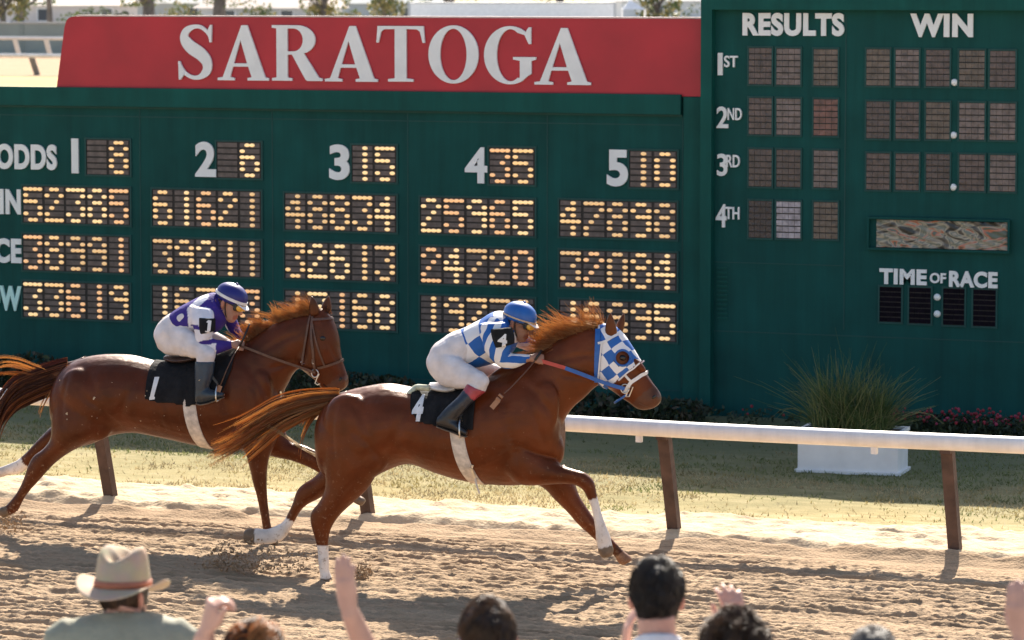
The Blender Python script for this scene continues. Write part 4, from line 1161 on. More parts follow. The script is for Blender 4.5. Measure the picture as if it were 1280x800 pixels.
HN1 = [(488, 515, 412, 512, .14, .09), (482, 540, 404, 535, .15, .12), (478, 566, 402, 556, .145, .13), (474, 584, 404, 576, .13, .14), (468, 598, 407, 595, .112, .14), (457, 614, 406, 612, .092, .14), (441, 629, 399, 627, .072, .14), (428, 641, 390, 638, .058, .14), (419, 652, 387.5, 647, .05, .14), (413.5, 663, 389, 658, .042, .14),
       (411, 675, 394, 675, .034, .14), (411, 690, 397, 690, .032, .14), (411.5, 702, 398, 704, .037, .14), (411.5, 712, 399, 712, .034, .14), (414, 720, 400, 721, .04, .14), (417, 729, 399, 729, .046, .14)]
b.loft(secs(P1, HN1), P1.n, [COAT] * 11 + [SOCK] * 2 + [SOCK] * 2 + [HOOF])
HF1 = [(402, 548, 470, 575, .14, -.13), (404, 560, 452, 590, .13, -.14), (405, 580, 433, 604, .10, -.14), (394, 595, 414, 614, .075, -.14), (380, 604, 398, 624, .057, -.14), (371, 613, 386, 630, .047, -.14), (366, 628, 377.5, 637, .037, -.14), (360, 641, 370.5, 648, .033, -.14), (353.5, 652, 364, 661, .034, -.14),
       (346, 656, 354, 675, .037, -.14), (334, 661, 340, 680, .035, -.14), (323, 660, 325, 681, .038, -.14), (313, 660, 312, 681, .045, -.14), (305.5, 662, 305, 677, .042, -.14)]
b.loft(secs(P1, HF1), P1.n, [COAT] * 8 + [SOCK] * 4 + [HOOF] * 2)
body1 = link_mesh('body', sculpt(b.mesh(0.0115, 9), P1, [([(640, 476), (664, 488), (686, 512), (699, 542)], .030, .012, .03), ([(628, 492), (636, 530), (648, 575), (654, 602)], .032, .013, .05), ([(648, 556), (668, 566), (690, 574)], .016, .014, .05),
    ([(476, 590), (488, 566), (500, 535), (508, 512)], .034, .014, .05), ([(421, 508), (417, 545), (424, 590)], .024, .012, .05), ([(446, 540), (466, 556), (481, 578)], .026, .010, .05), ([(436, 500), (452, 515), (462, 540)], .03, .007, .05),
    ([(664, 500), (672, 530), (680, 556)], .022, .008, .05), ([(700, 470), (716, 474), (733, 478)], .018, .009, .03), ([(690, 455), (712, 448), (738, 446)], .024, .008, .03), ([(756, 430), (753, 455), (750, 478)], .016, .010, .03),
    ([(640, 560), (610, 578), (575, 588)], .012, -.005, .05), ([(610, 585), (570, 580), (530, 572)], .007, -.005, .05), ([(700, 590), (716, 594), (729, 598)], .008, -.006, .03), ([(444, 600), (430, 616), (416, 640)], .010, .007, .03)] + [([(530 + 11 * i, 512), (534 + 11 * i, 545), (542 + 11 * i, 578)], .014, .0035, .1) for i in range(7)] + [([(793, 462), (802, 474), (809, 486)], .008, -.004, .02), ([(776, 462), (787, 470), (797, 481)], .010, .005, .02)]), M['coat'], h1)
bv1 = bvh_of(body1)

ear(P1, (763, 391), (757.5, 420), (770.5, 421), .055, .075, 'ear', h1, M['coat'], None)
ear(P1, (780, 391), (768, 415), (777.5, 416), -.045, -.07, 'ear', h1, M['coat'], None)
def set_col(o, c):
    me = o.data; at = me.attributes.new('col', 'FLOAT_COLOR', 'POINT')
    at.data.foreach_set('color', [x for _ in me.vertices for x in (*c, 1)])
    return o
for o in h1.children:
    if o.name.startswith('ear'): set_col(o, (0.09, 0.028, 0.011))

# hood: a fitted cloth over the head, open at the muzzle, ears and eyes
HH = [(748.5, 407, 746, 478.5, .084), (757, 405.5, 750, 481, .094), (768, 408, 755, 484, .105), (779, 418, 761, 487, .114), (788.5, 431.5, 767, 490, .108), (797.5, 446, 773, 494, .09), (806.5, 461, 781, 499, .074)]
V, Fc, cc, rr = loft(secs(P1, HH), P1.n, n=72, sub=14, grow=0.006, cap=False)
V = [Vector(v) for v in V]
dl = (P1.pt(801, 452, 0), P1.pt(768, 479, 0))
nl_ = (dl[1] - dl[0]).normalized(); nl_ = Vector((nl_.dot(P1.h), nl_.z)); nl_ = Vector((-nl_.y, nl_.x))
def loc2(p): return Vector(((p - P1.p0).dot(P1.h), p.z))
o2 = loc2(dl[0])
eyeN = hit(bv1, 778, 447.5)[0]; eyeF = P1.mirror(eyeN)
earN = P1.pt(764, 417, .075); earF = P1.mirror(earN)
ctrH = loc2(P1.pt(766, 440, 0))
sg = 1 if (ctrH - o2).dot(nl_) > 0 else -1
def inside(p):
    if (loc2(p) - o2).dot(nl_) * sg < 0: return False
    for e, r_ in ((eyeN, .056), (eyeF, .056)):
        q = p - e
        if math.hypot(q.dot(P1.h), q.z) < r_ and abs(P1.w(p) - P1.w(e)) < .12: return False
    return True
Fk = [f for f in Fc if inside(sum((V[i] for i in f), Vector()) / len(f))]
me = mesh(V, Fk, True)
uv = me.uv_layers.new(name='UVMap')
nn_ = 72
for li, lp in enumerate(me.loops):
    vi = lp.vertex_index
    uv.data[li].uv = ((vi // nn_) / (14 * 6), (vi % nn_) / nn_)
bm = bmesh.new(); bm.from_mesh(me)
bmesh.ops.delete(bm, geom=[v for v in bm.verts if not v.link_faces], context='VERTS')
bm.to_mesh(me); bm.free()
m_hood = bpy.data.materials.new('checked_hood'); m_hood.use_nodes = True
t_ = m_hood.node_tree; N = t_.nodes; p = N['Principled BSDF']; p.inputs['Roughness'].default_value = 0.6
tc = N.new('ShaderNodeTexCoord'); mp = N.new('ShaderNodeMapping'); mp.inputs['Rotation'].default_value = (0, R(38), 0); mp.inputs['Location'].default_value = (0.02, 0.5, 0.03)
ck = N.new('ShaderNodeTexChecker'); ck.inputs['Scale'].default_value = 12.5
ck.inputs['Color1'].default_value = (0.76, 0.74, 0.74, 1); ck.inputs['Color2'].default_value = (0.014, 0.11, 0.39, 1)
mw = N.new('ShaderNodeTexNoise'); mw.inputs['Scale'].default_value = 9
va = N.new('ShaderNodeVectorMath'); va.operation = 'MULTIPLY_ADD'; va.inputs[1].default_value = (.03, .03, .03)
fl_ = N.new('ShaderNodeVectorMath'); fl_.operation = 'MULTIPLY'; fl_.inputs[1].default_value = (1, 0.02, 1)
t_.links.new(tc.outputs['Object'], mw.inputs['Vector']); t_.links.new(mw.outputs['Color'], va.inputs[0]); t_.links.new(tc.outputs['Object'], va.inputs[2])
t_.links.new(va.outputs[0], mp.inputs['Vector']); t_.links.new(mp.outputs['Vector'], fl_.inputs[0]); t_.links.new(fl_.outputs[0], ck.inputs['Vector'])
t_.links.new(ck.outputs['Color'], p.inputs['Base Color'])
hood = link_mesh('hood', me, m_hood, h1)
for e in (eyeN, eyeF):
    s = 1 if e is eyeN else -1
    nn = (P1.n * s + P1.h * 0.28 + ZV * 0.12).normalized()
    ring('eye_cup', e + nn * .010, nn, .054, .0085, M['blue'], hood, 1.0)
    q = e + nn * -.006
    eb = MB(); eb.ell(q + nn * .004, P1.h * .027, nn * .016, ZV * .021, 14, 9)
    eb.build('eye', M['eye'], h1, smooth=True)
# white piping and blue edge bands of the hood
strap('hood_edge', P1, bv1, [(748, 413), (747.5, 430), (746.5, 455), (746, 476)], .036, M['blue'], hood, .018)
strap('hood_piping', P1, bv1, [(753, 428), (751, 450), (749, 475)], .010, M['whitecloth'], hood, .021)
strap('hood_piping', P1, bv1, [(748, 429.5), (755, 428), (763, 424), (772, 419)], .016, M['whitecloth'], hood, .021)
strap('hood_piping', P1, bv1, [(799.5, 454.5), (792, 460), (783, 466), (773, 475)], .010, M['whitecloth'], hood, .016)
# bridle
strap('noseband', P1, bv1, [(808.5, 465), (803, 468), (796, 473), (789, 477.5), (785, 483), (781, 490)], .024, M['whitecloth'], h1, .010)
strap('cheek_strap', P1, bv1, [(781, 468.5), (785, 473), (789.5, 477.5)], .016, M['whitecloth'], h1, .009)
q, nn = hit(bv1, 781.5, 485, .012)
bit = ring('bit_ring', q, P1.n, .028, .005, M['metal'], h1, 1.1)
ring('bit_ring', P1.mirror(q), P1.n, .028, .005, M['metal'], h1, 1.1)
mb = MB(); q2, _ = hit(bv1, 787, 489, .010); a_ = P1.h * .012; c_ = (P1.h * .4 + ZV).normalized() * .036
mb.tube([q2 - a_ - c_, q2 + a_ - c_, q2 + a_ + c_, q2 - a_ + c_, q2 - a_ - c_], .005, 6); mb.build('bit_keeper', M['metal'], h1)
chin = [P1.pt(785, 492, .05), P1.pt(778, 497, .045), P1.pt(772, 501, .02), P1.pt(770, 502, -.02), P1.pt(778, 497, -.045)]
free_strap('chin_strap', chin, (P1.h * .6 - ZV * .8).normalized(), .03, M['blue'], h1, .014)
# nostril and mouth
for s in (1, -1):
    q, nn = hit(bv1, 817.5, 496.5, -.002)
    if s < 0: q = P1.mirror(q); nn = nn - P1.n * 2 * nn.dot(P1.n)
    mb = MB(); mb.ell(q, (P1.h * .7 + ZV * .7).normalized() * .019, nn * .007, (P1.h * -.7 + ZV * .7).normalized() * .011, 12, 8)
    mb.build('nostril', M['eye'], h1, smooth=True)
strap('mouth_line', P1, bv1, [(799, 504), (805, 507), (811, 509)], .004, M['leather'], h1, .0, True, .003)

# mane
def mane(pl, base, n, lmin, lmax, tilt, mats, parent, up=1.0, curl=1.0, gaps=0.25, per=16):
    """locks of hair: the hairs of a lock share a path and draw together at the tip"""
    A = catmull(base, 8)
    roots = []
    for k in range(max(8, n // per)):
        f = rng.random() * (len(A) - 1); j = int(f); q = A[j] + (A[min(j + 1, len(A) - 1)] - A[j]) * (f - j)
        ln = rng.uniform(lmin, lmax) * (0.5 if rng.random() < gaps else 1.0)
        tl = tilt + rng.normal(0, .48)
        d = (pl.h * -math.sin(tl) + ZV * math.cos(tl) * up + pl.n * rng.normal(0, .28)).normalized()
        dr = pl.h * (-0.7 * curl * rng.uniform(0.1, 1.2)) - ZV * (0.75 * curl * rng.uniform(-.1, 1)) + pl.n * rng.normal(0, .25)
        wa, wb = rng.uniform(4, 9), rng.uniform(0, 6.3)
        mi = int(rng.choice([0, 0, 1])); wd = rng.uniform(.008, .02)
        for _ in range(per):
            o = pl.h * rng.normal(0, wd) + pl.n * rng.normal(0, .012)
            r0 = pl.pt(q[0], q[1] + 2.5, 0) + o - ZV * abs(rng.normal(0, .006))
            l_ = ln * rng.uniform(.7, 1.08); e = rng.normal(0, .10, 3)
            dd = (d + Vector(e)).normalized()
            pts = [r0 - o * (.45 * t) + dd * l_ * t + dr * l_ * 0.55 * t ** 2.1 + (pl.h * .014 + ZV * .007) * t * math.sin(t * wa + wb) for t in (0, .15, .3, .45, .6, .75, .88, 1.0)]
            roots.append((pts, rng.uniform(.0012, .0022), .0005, mi if rng.random() < .8 else 1 - mi))
    return strands('mane', roots, mats, parent)
mane(P1, [(682, 439), (690, 432), (698, 426), (710, 420), (724, 416), (738, 412.5), (752, 410)], 1900, .09, .29, .60, [M['hair'], M['tail_hair']], h1, gaps=.35, per=12)
mane(P1, [(686, 438), (694, 432), (704, 426), (716, 420)], 420, .08, .18, 1.15, [M['hair'], M['tail_hair']], h1)
# tail
def tail(pl, base, ctrl, n, spread0, spread1, mats, parent, w=0.0, pick=(0, 0, 1), droop=0.0, per=14):
    roots = []
    path = catmull(ctrl, 4)
    for k in range(max(4, n // per)):
        e = rng.normal(0, 1, 2); v = rng.beta(2.0, 1.1); wf, wp = rng.uniform(5, 11), rng.uniform(0, 6.3)
        mi = int(rng.choice(pick))
        for _ in range(per):
            g = rng.normal(0, 1, 3)
            m_ = max(5, int(len(path) * min(1, (0.42 + 0.6 * v) * rng.uniform(.85, 1.05))))
            pts = []
            for j in range(m_):
                t = j / (len(path) - 1); te = j / (m_ - 1)
                s = spread0 + (spread1 - spread0) * t ** 0.8
                fr = .17 * (1 - .35 * te)
                q = path[j]
                pts.append(pl.pt(q[0] + (e[1] + g[1] * fr) * s * 0.25 * t, q[1] + (e[0] + g[0] * fr) * s + math.sin(t * wf + wp) * s * .22 * t, w + e[1] * (0.02 + 0.05 * t) + g[2] * .012))
            roots.append((pts, rng.uniform(.0012, .0024), .0006, mi if rng.random() < .8 else int(rng.choice(pick))))
    return strands('tail', roots, mats, parent)
dock = Body()
dock.loft(secs(P1, [(436, 487, 428, 505, .05), (424, 491, 418, 509, .045), (408, 494, 405, 510, .035), (390, 497, 389, 508, .02)]), P1.n, [COAT_D] * 4)
dk = link_mesh('tail_dock', dock.mesh(0.011, 3), M['coat'], h1)
tail(P1, None, [(424, 499), (400, 503), (372, 509), (345, 519), (316, 537), (290, 553), (263, 566)], 1500, 4.2, 10.5, [M['tail_hair'], M['hair'], M['dark_tail']], h1, pick=(0, 1, 0, 2, 1))
tail(P1, None, [(418, 503), (402, 508), (388, 520), (378, 540), (374, 560)], 200, 3.0, 8, [M['tail_hair'], M['hair']], h1)
tail(P1, None, [(410, 505), (380, 517), (350, 532), (325, 552), (300, 574)], 240, 3.0, 7, [M['hair'], M['tail_hair']], h1)
P = [P1.pt(*q, .05) for q in ((330, 528), (350, 541), (372, 556), (393, 568), (404, 578))]
roots = [([p + Vector(rng.normal(0, .006, 3)) for p in P], .003, .001, 0) for _ in range(14)]
strands('tail_lock', roots, [mat('blond_hair', (0.55, 0.40, 0.22), 0.5, 0.2, trans=0.4)], h1)

# saddle cloth, number, girth, saddle
def zline(pl, pts, w_):
    L = sorted(((pl.pt(x, y, w_) - pl.p0).dot(pl.h), pl.pt(x, y, w_).z) for x, y in pts)
    return [a for a, _ in L], [z for _, z in L]
def cloth(pl, bvh, pts, cx0, cx1, parent, name='saddle_cloth', off=.010, m=None, thick=.006):
    xs, zs = zline(pl, pts, .27)
    c0 = pl.pt(*cx0, 0); c1 = pl.pt(*cx1, 0)
    xa_, xb_ = xs[0] + .001, xs[-1] - .001
    fx = lambda u: xa_ + (xb_ - xa_) * u
    base0 = c0 + pl.h * (xa_ - (c0 - pl.p0).dot(pl.h)); base1 = c1 + pl.h * (xb_ - (c1 - pl.p0).dot(pl.h))
    rows = wrap(pl, bvh, xa_, xb_, lambda u: float(np.interp(fx(u), xs, zs)) + .004 * math.sin(u * 23), off, 34, 64, cx=(base0, base1))
    for i, r_ in enumerate(rows):
        for j, p in enumerate(r_):
            k = abs(j / 64 - .5) * 2
            p += pl.n * (1 if j > 32 else -1) * (.006 * math.sin(i * .9 + 3 * k) * k)
    return link_mesh(name, sheet(rows, thick, (base0 + base1) / 2), m or M['blackcloth'], parent)
sc1 = cloth(P1, bv1, [(508, 497), (511, 515), (520, 526), (532, 531.5), (548, 534), (570, 537), (585, 538.5), (592, 537)], (520, 535), (590, 535), h1)
bvc = bvh_of(sc1)
decal('cloth_number', P1, bvc, '4', [(519, 494.5), (533, 493), (526, 527), (513, 526.5)], M['whitecloth'], sc1, .005, .06)
# rolled pale edge of the under-pad along the top of the cloth
roll = [(509, 496), (513, 491), (520, 486.5), (528, 484.5), (537, 485)]
mb = MB(); P = [hit(bvc, x, y, .012)[0] or P1.pt(x, y, .1) for x, y in roll]
mb.tube([Vector(p) for p in catmull([list(p) for p in P], 4)], .022, 10); rl = mb.build('saddle_pad', mat('pale_pad', (0.50, 0.50, 0.36), 0.8, 0.3, 25, 0.4, 30), h1, smooth=True)
sd = Body()
S1 = [(537, 478, 541, 487, .10), (548, 479, 552, 489, .13), (562, 481, 564, 490, .12), (580, 477, 580, 486, .10), (596, 470, 598, 480, .09), (604, 465, 606, 474, .06)]
sd.loft(secs(P1, S1), P1.n, [(0.70, .67, .64)] * 3 + [(.02, .018, .018)] * 3)
link_mesh('saddle', sd.mesh(.009, 2), M['boot'], h1)
rows = wrap(P1, bv1, 0, 0, None, .007, 8, 96, full=True, cx=(P1.pt(579, 560, 0), P1.pt(598, 560, 0)))
def girth(pl, bvh, top, bot, half, parent):
    """a band right round the trunk, slanting from top to bottom"""
    rows = []
    for i in range(9):
        s = (i / 8 - .5) * 2
        c0 = pl.pt(*top, 0); c1 = pl.pt(*bot, 0); mid = (c0 + c1) / 2
        sl = (c1 - c0); sl = sl - pl.n * sl.dot(pl.n)
        r_ = []
        for j in range(97):
            a = 2 * math.pi * j / 96
            d = pl.n * math.sin(a) + ZV * math.cos(a)
            axis = mid + pl.h * (s * half)
            p, nn, _, _ = bvh.ray_cast(axis + d * 1.0 + pl.h * (-(d.z) * .28 * (sl.dot(pl.h) / -sl.z) if sl.z else 0), -d)
            r_.append((p if p is not None else axis + d * .28) + d * .006)
        rows.append(r_)
    return rows
g1 = link_mesh('girth', sheet(girth(P1, bv1, (582, 540), (596, 604), .05, h1), .005, P1.pt(590, 560, 0)), M['girth'], h1)
strap('girth_buckle', P1, bvh_of(g1), [(589, 578), (590, 586), (593, 594), (595, 601)], .016, M['metal'], h1, .008, False, .008)
free_strap('girth_end', [P1.pt(594, 598, .27), P1.pt(596, 607, .27), P1.pt(599.5, 617, .26)], P1.n, .012, M['girth'], h1)

# ------------------------------------------------------------------ the rear horse
P2 = Plane(ground(230, 672), PHI)
h2 = thing('racehorse', ground(336, 682), 'darker chestnut racehorse in a plain leather bridle with saddle cloth number 1', 'horse', 'racehorses on the dirt track')
C2 = (0.070, 0.0150, 0.0050)
b = Body()
TR2 = [(68, 480, 66, 512, .10), (80, 460, 70, 534, .19), (98, 449, 90, 556, .245), (118, 444, 112, 556, .265), (140, 442.5, 138, 545, .27), (166, 444, 166, 541, .262), (195, 451, 195, 545.5, .262), (225, 453, 225, 552, .268), (255, 449, 256, 559, .268), (282, 441, 284, 563, .255), (305, 433, 308, 562, .235), (326, 438, 328, 556, .205), (343, 464, 345, 547, .17), (352, 490, 355, 530, .11)]
b.loft(secs(P2, TR2), P2.n, [C2] * len(TR2), n=28)
NK2 = [(288, 446, 342, 545, .20), (301, 433, 350, 520, .18), (316, 422, 353, 495, .15), (331, 411, 361, 478, .122), (348, 402, 367, 467, .105), (367, 396, 374, 460, .094), (388, 392, 380, 452, .088)]
b.loft(secs(P2, NK2), P2.n, [C2] * len(NK2), n=24)
HD2 = [(386, 391, 371, 450, .07), (402, 385, 374, 459, .094), (412, 393, 378, 463, .108), (418.5, 404, 382, 466, .108), (423.5, 420, 387, 470, .10), (425.5, 436, 392, 474, .085), (428, 448, 397, 479, .07), (431, 459, 401, 485, .061), (434, 467.5, 406, 490, .058), (436, 474, 412, 493, .056), (435, 481, 421, 491, .042), (432, 485, 426, 489, .02)]
b.loft(secs(P2, HD2), P2.n, [C2] * 8 + [MUZ] * 4, n=22)
for s in (1, -1):
    blob(P2, 388, 452, .062 * s, .085, .035, .10, 60, C2)
    blob(P2, 411, 437, .05 * s, .085, .028, .022, -60, C2)
    blob(P2, 428, 476, .038 * s, .034, .024, .03, -60, MUZ)
    blob(P2, 312, 508, .15 * s, .15, .068, .29, -22, C2)
    blob(P2, 305, 540, .14 * s, .14, .08, .12, 0, C2)
    blob(P2, 105, 500, .165 * s, .19, .11, .25, 20, C2)
    blob(P2, 118, 528, .15 * s, .15, .075, .14, -30, C2)
    blob(P2, 88, 538, .13 * s, .11, .12, .13, 0, C2)
    blob(P2, 345, 525, .07 * s, .07, .07, .11, 0, C2)
HN2 = [(140, 480, 76, 478, .14, .08), (138, 510, 68, 498, .15, .11), (132, 536, 65, 520, .148, .13), (121, 549, 65, 535, .135, .14), (104, 557, 63, 549, .11, .14), (85, 567, 54, 561, .085, .14), (68, 580, 42, 570, .062, .14), (55, 594, 35, 582, .05, .14), (47, 603, 31, 594, .042, .14), (38, 613, 27, 604, .035, .14), (30.5, 623, 20.5, 616, .032, .14), (25.5, 633, 13.5, 625, .037, .14), (21, 640, 7, 632, .036, .14), (11, 645, 1, 633.5, .042, .14), (4, 648, -3, 637, .042, .14)]
b.loft(secs(P2, HN2), P2.n, [C2] * 11 + [C2] * 2 + [HOOF] * 2)
HF2 = [(78, 518, 112, 540, .13, -.13), (68, 530, 90, 553, .10, -.14), (60, 537, 74, 557, .075, -.14), (46, 551, 55, 567, .056, -.14), (32, 566, 40, 581, .046, -.14), (21, 575, 26, 592, .038, -.14), (10, 580, 12, 594, .036, -.14), (-2, 584, -2, 598, .038, -.14), (-14, 585, -13, 600, .04, -.14), (-26, 581, -26, 597, .043, -.14), (-32, 583, -32, 593, .034, -.14)]
b.loft(secs(P2, HF2), P2.n, [C2] * 5 + [SOCK] * 4 + [HOOF] * 2)
NF2 = [(352, 520, 298, 535, .10, .13), (345, 552, 302, 556, .09, .14), (337, 571, 308, 570, .066, .14), (334, 590, 313, 589, .054, .14), (333.5, 604, 316, 603, .049, .14), (334, 617, 320, 617, .038, .14), (336, 637, 325, 640, .031, .14), (338.5, 655, 328, 658, .033, .14), (341, 664, 328.5, 667, .037, .14), (344, 671, 331.5, 674, .034, .14), (350, 679, 331, 682, .044, .14)]
b.loft(secs(P2, NF2), P2.n, [C2] * 9 + [C2] + [HOOF])
FF2 = [(352, 530, 318, 558, .10, -.13), (363, 551, 338, 570, .078, -.14), (379, 556, 364, 576, .057, -.14), (396, 564, 385, 584, .05, -.14), (408, 574, 398, 591, .043, -.14), (418, 588, 410, 598, .035, -.14), (430, 602, 423, 610, .031, -.14), (439, 611, 431, 620, .036, -.14), (446, 617, 440, 627, .033, -.14), (455, 622, 447, 631, .042, -.14), (458, 626, 452, 633, .038, -.14)]
b.loft(secs(P2, FF2), P2.n, [C2] * 9 + [HOOF] * 2)
body2 = link_mesh('body', sculpt(b.mesh(0.0115, 9), P2, [([(292, 448), (312, 464), (332, 492), (345, 520)], .030, .012, .03), ([(280, 470), (284, 505), (294, 545)], .032, .013, .05), ([(300, 528), (316, 540), (334, 548)], .016, .012, .05),
    ([(140, 545), (150, 522), (162, 495), (170, 472)], .034, .014, .05), ([(86, 470), (80, 500), (82, 530)], .024, .011, .05), ([(112, 498), (130, 512), (146, 535)], .026, .010, .05), ([(100, 460), (116, 474), (126, 496)], .03, .007, .05),
    ([(312, 470), (322, 498), (328, 525)], .022, .008, .05), ([(335, 462), (350, 458), (368, 452)], .018, .009, .03), ([(326, 440), (346, 428), (368, 420)], .024, .008, .03), ([(380, 412), (377, 435), (375, 455)], .016, .010, .03),
    ([(250, 545), (222, 540), (192, 530)], .007, -.005, .05), ([(405, 430), (412, 446), (420, 462)], .010, .005, .02), ([(415, 430), (421, 446), (426, 462)], .008, -.004, .02), ([(96, 556), (84, 570), (66, 586)], .010, .007, .03)] + [([(185 + 11 * i, 480), (189 + 11 * i, 508), (196 + 11 * i, 540)], .014, .0035, .1) for i in range(7)]), M['coat'], h2)
bv2 = bvh_of(body2)
set_col(ear(P2, (390, 370.5), (388, 393), (398.5, 390), .05, .065, 'ear', h2, M['coat'], None), (0.06, 0.019, 0.008))
set_col(ear(P2, (411, 370), (401.5, 389), (412.5, 393), -.045, -.065, 'ear', h2, M['coat'], None), (0.08, 0.026, 0.011))
for s in (1, -1):
    q, nn = hit(bv2, 403, 423, -.004)
    if s < 0: q = P2.mirror(q); nn = nn - P2.n * 2 * nn.dot(P2.n)
    mb = MB(); mb.ell(q, P2.h * .024, nn * .014, ZV * .019, 14, 9); mb.build('eye', M['eye'], h2, smooth=True)
    q, nn = hit(bv2, 425.5, 474.5, -.002)
    if s < 0: q = P2.mirror(q); nn = nn - P2.n * 2 * nn.dot(P2.n)
    mb = MB(); mb.ell(q, (P2.h * .5 + ZV * .8).normalized() * .018, nn * .007, (P2.h * -.8 + ZV * .5).normalized() * .011, 12, 8); mb.build('nostril', M['eye'], h2, smooth=True)
strap('mouth_line', P2, bv2, [(404, 480), (410, 485), (417, 489)], .006, M['eye'], h2, .0, True, .004)
mane(P2, [(302, 436), (312, 426), (327, 414), (346, 403.5), (366, 397), (382, 393), (393, 389)], 2300, .08, .19, .45, [M['hair'], M['tail_hair']], h2, gaps=.15)
mane(P2, [(396, 388), (404, 386), (411, 391)], 120, .05, .11, -.6, [M['dark_tail'], M['tail_hair']], h2)
dock = Body()
dock.loft(secs(P2, [(108, 444, 84, 478, .07), (92, 450.5, 74, 482, .065), (75, 454, 64, 480, .055), (58, 459, 50, 484, .045), (40, 463, 34, 490, .035)]), P2.n, [COAT_D] * 5)
link_mesh('tail_dock', dock.mesh(0.011, 3), M['coat'], h2)
tail(P2, None, [(84, 466), (62, 473), (40, 481), (20, 491), (5, 506), (-4, 526), (-8, 550)], 1900, 8, 11, [M['dark_tail'], M['tail_hair']], h2, pick=(0, 0, 0, 1))
tail(P2, None, [(58, 468), (40, 464), (22, 459), (4, 458), (-20, 464)], 140, 3, 8, [M['hair'], M['tail_hair']], h2)
tail(P2, None, [(72, 478), (62, 490), (52, 508), (44, 532)], 45, 3, 6, [M['hair'], M['tail_hair']], h2)
# bridle of the rear horse
strap('browband', P2, bv2, [(389.5, 400), (400, 399.5), (410, 398.8), (417, 398.5)], .018, M['leather'], h2, .008)
strap('cheek_strap', P2, bv2, [(393, 388), (390.5, 399), (389.5, 420), (391.5, 440), (392.5, 455), (393.5, 463)], .018, M['leather'], h2, .007)
strap('throat_lash', P2, bv2, [(389, 394), (386.5, 402), (382, 425), (379, 445), (378, 456)], .014, M['leather'], h2, .007)
strap('noseband', P2, bv2, [(397, 460), (406, 458), (417, 454.5), (428, 450)], .018, M['leather'], h2, .008)
strap('noseband_hanger', P2, bv2, [(391, 405), (394, 422), (399, 440), (405.5, 457)], .012, M['leather'], h2, .007)
q, nn = hit(bv2, 394, 465.5, .012); q = q or P2.pt(394, 465.5, .09)
ring('bit_ring', q, P2.n, .026, .005, M['metal'], h2, 1.1); ring('bit_ring', P2.mirror(q), P2.n, .026, .005, M['metal'], h2, 1.1)
mb = MB(); w_ = P2.w(q)
mb.tube([P2.pt(399, 467, w_), P2.pt(396, 473, w_), P2.pt(394, 479, w_), P2.pt(397, 481, w_), P2.pt(400, 479.5, w_)], .005, 7); mb.build('bit_shank', M['metal'], h2)
mb = MB(); mb.tube([P2.pt(391.5, 449, .095), P2.pt(391.7, 455, .095)], .011, 8); mb.tube([P2.pt(376, 452.5, .08), P2.pt(384, 456, .085)], .006, 7); mb.build('bridle_buckle', M['metal'], h2)
strap('breast_buckle', P2, bv2, [(349.5, 489), (350.5, 494), (350, 500)], .016, M['metal'], h2, .006, False)
sc2 = cloth(P2, bv2, [(181, 500), (186, 502), (196, 503.5), (206, 504), (225, 507), (243, 508.5), (262, 503), (274, 496), (281, 478), (286, 462)], (200, 500), (280, 500), h2)
bvc2 = bvh_of(sc2)
decal('cloth_number', P2, bvc2, '1', [(193, 471.5), (199.5, 471.5), (193.5, 500), (186, 500)], M['whitecloth'], sc2, .005, 0, loops=[[(0.15, 0), (1.0, .03), (1, .12), (.78, .16), (1.0, 1.0), (.05, 1.0), (.1, .16), (.0, .10)]])
sd = Body()
sd.loft(secs(P2, [(207, 443, 209, 451, .09), (218, 445, 219, 453, .12), (232, 445, 233, 453, .12), (248, 441, 250, 450, .10), (262, 435, 264, 446, .08), (272, 431, 274, 440, .05)]), P2.n, [(.06, .035, .03)] * 6)
link_mesh('saddle', sd.mesh(.009, 2), M['boot'], h2)
g2 = link_mesh('girth', sheet(girth(P2, bv2, (250, 505), (259, 560), .05, h2), .005, P2.pt(255, 520, 0)), M['girth'], h2)

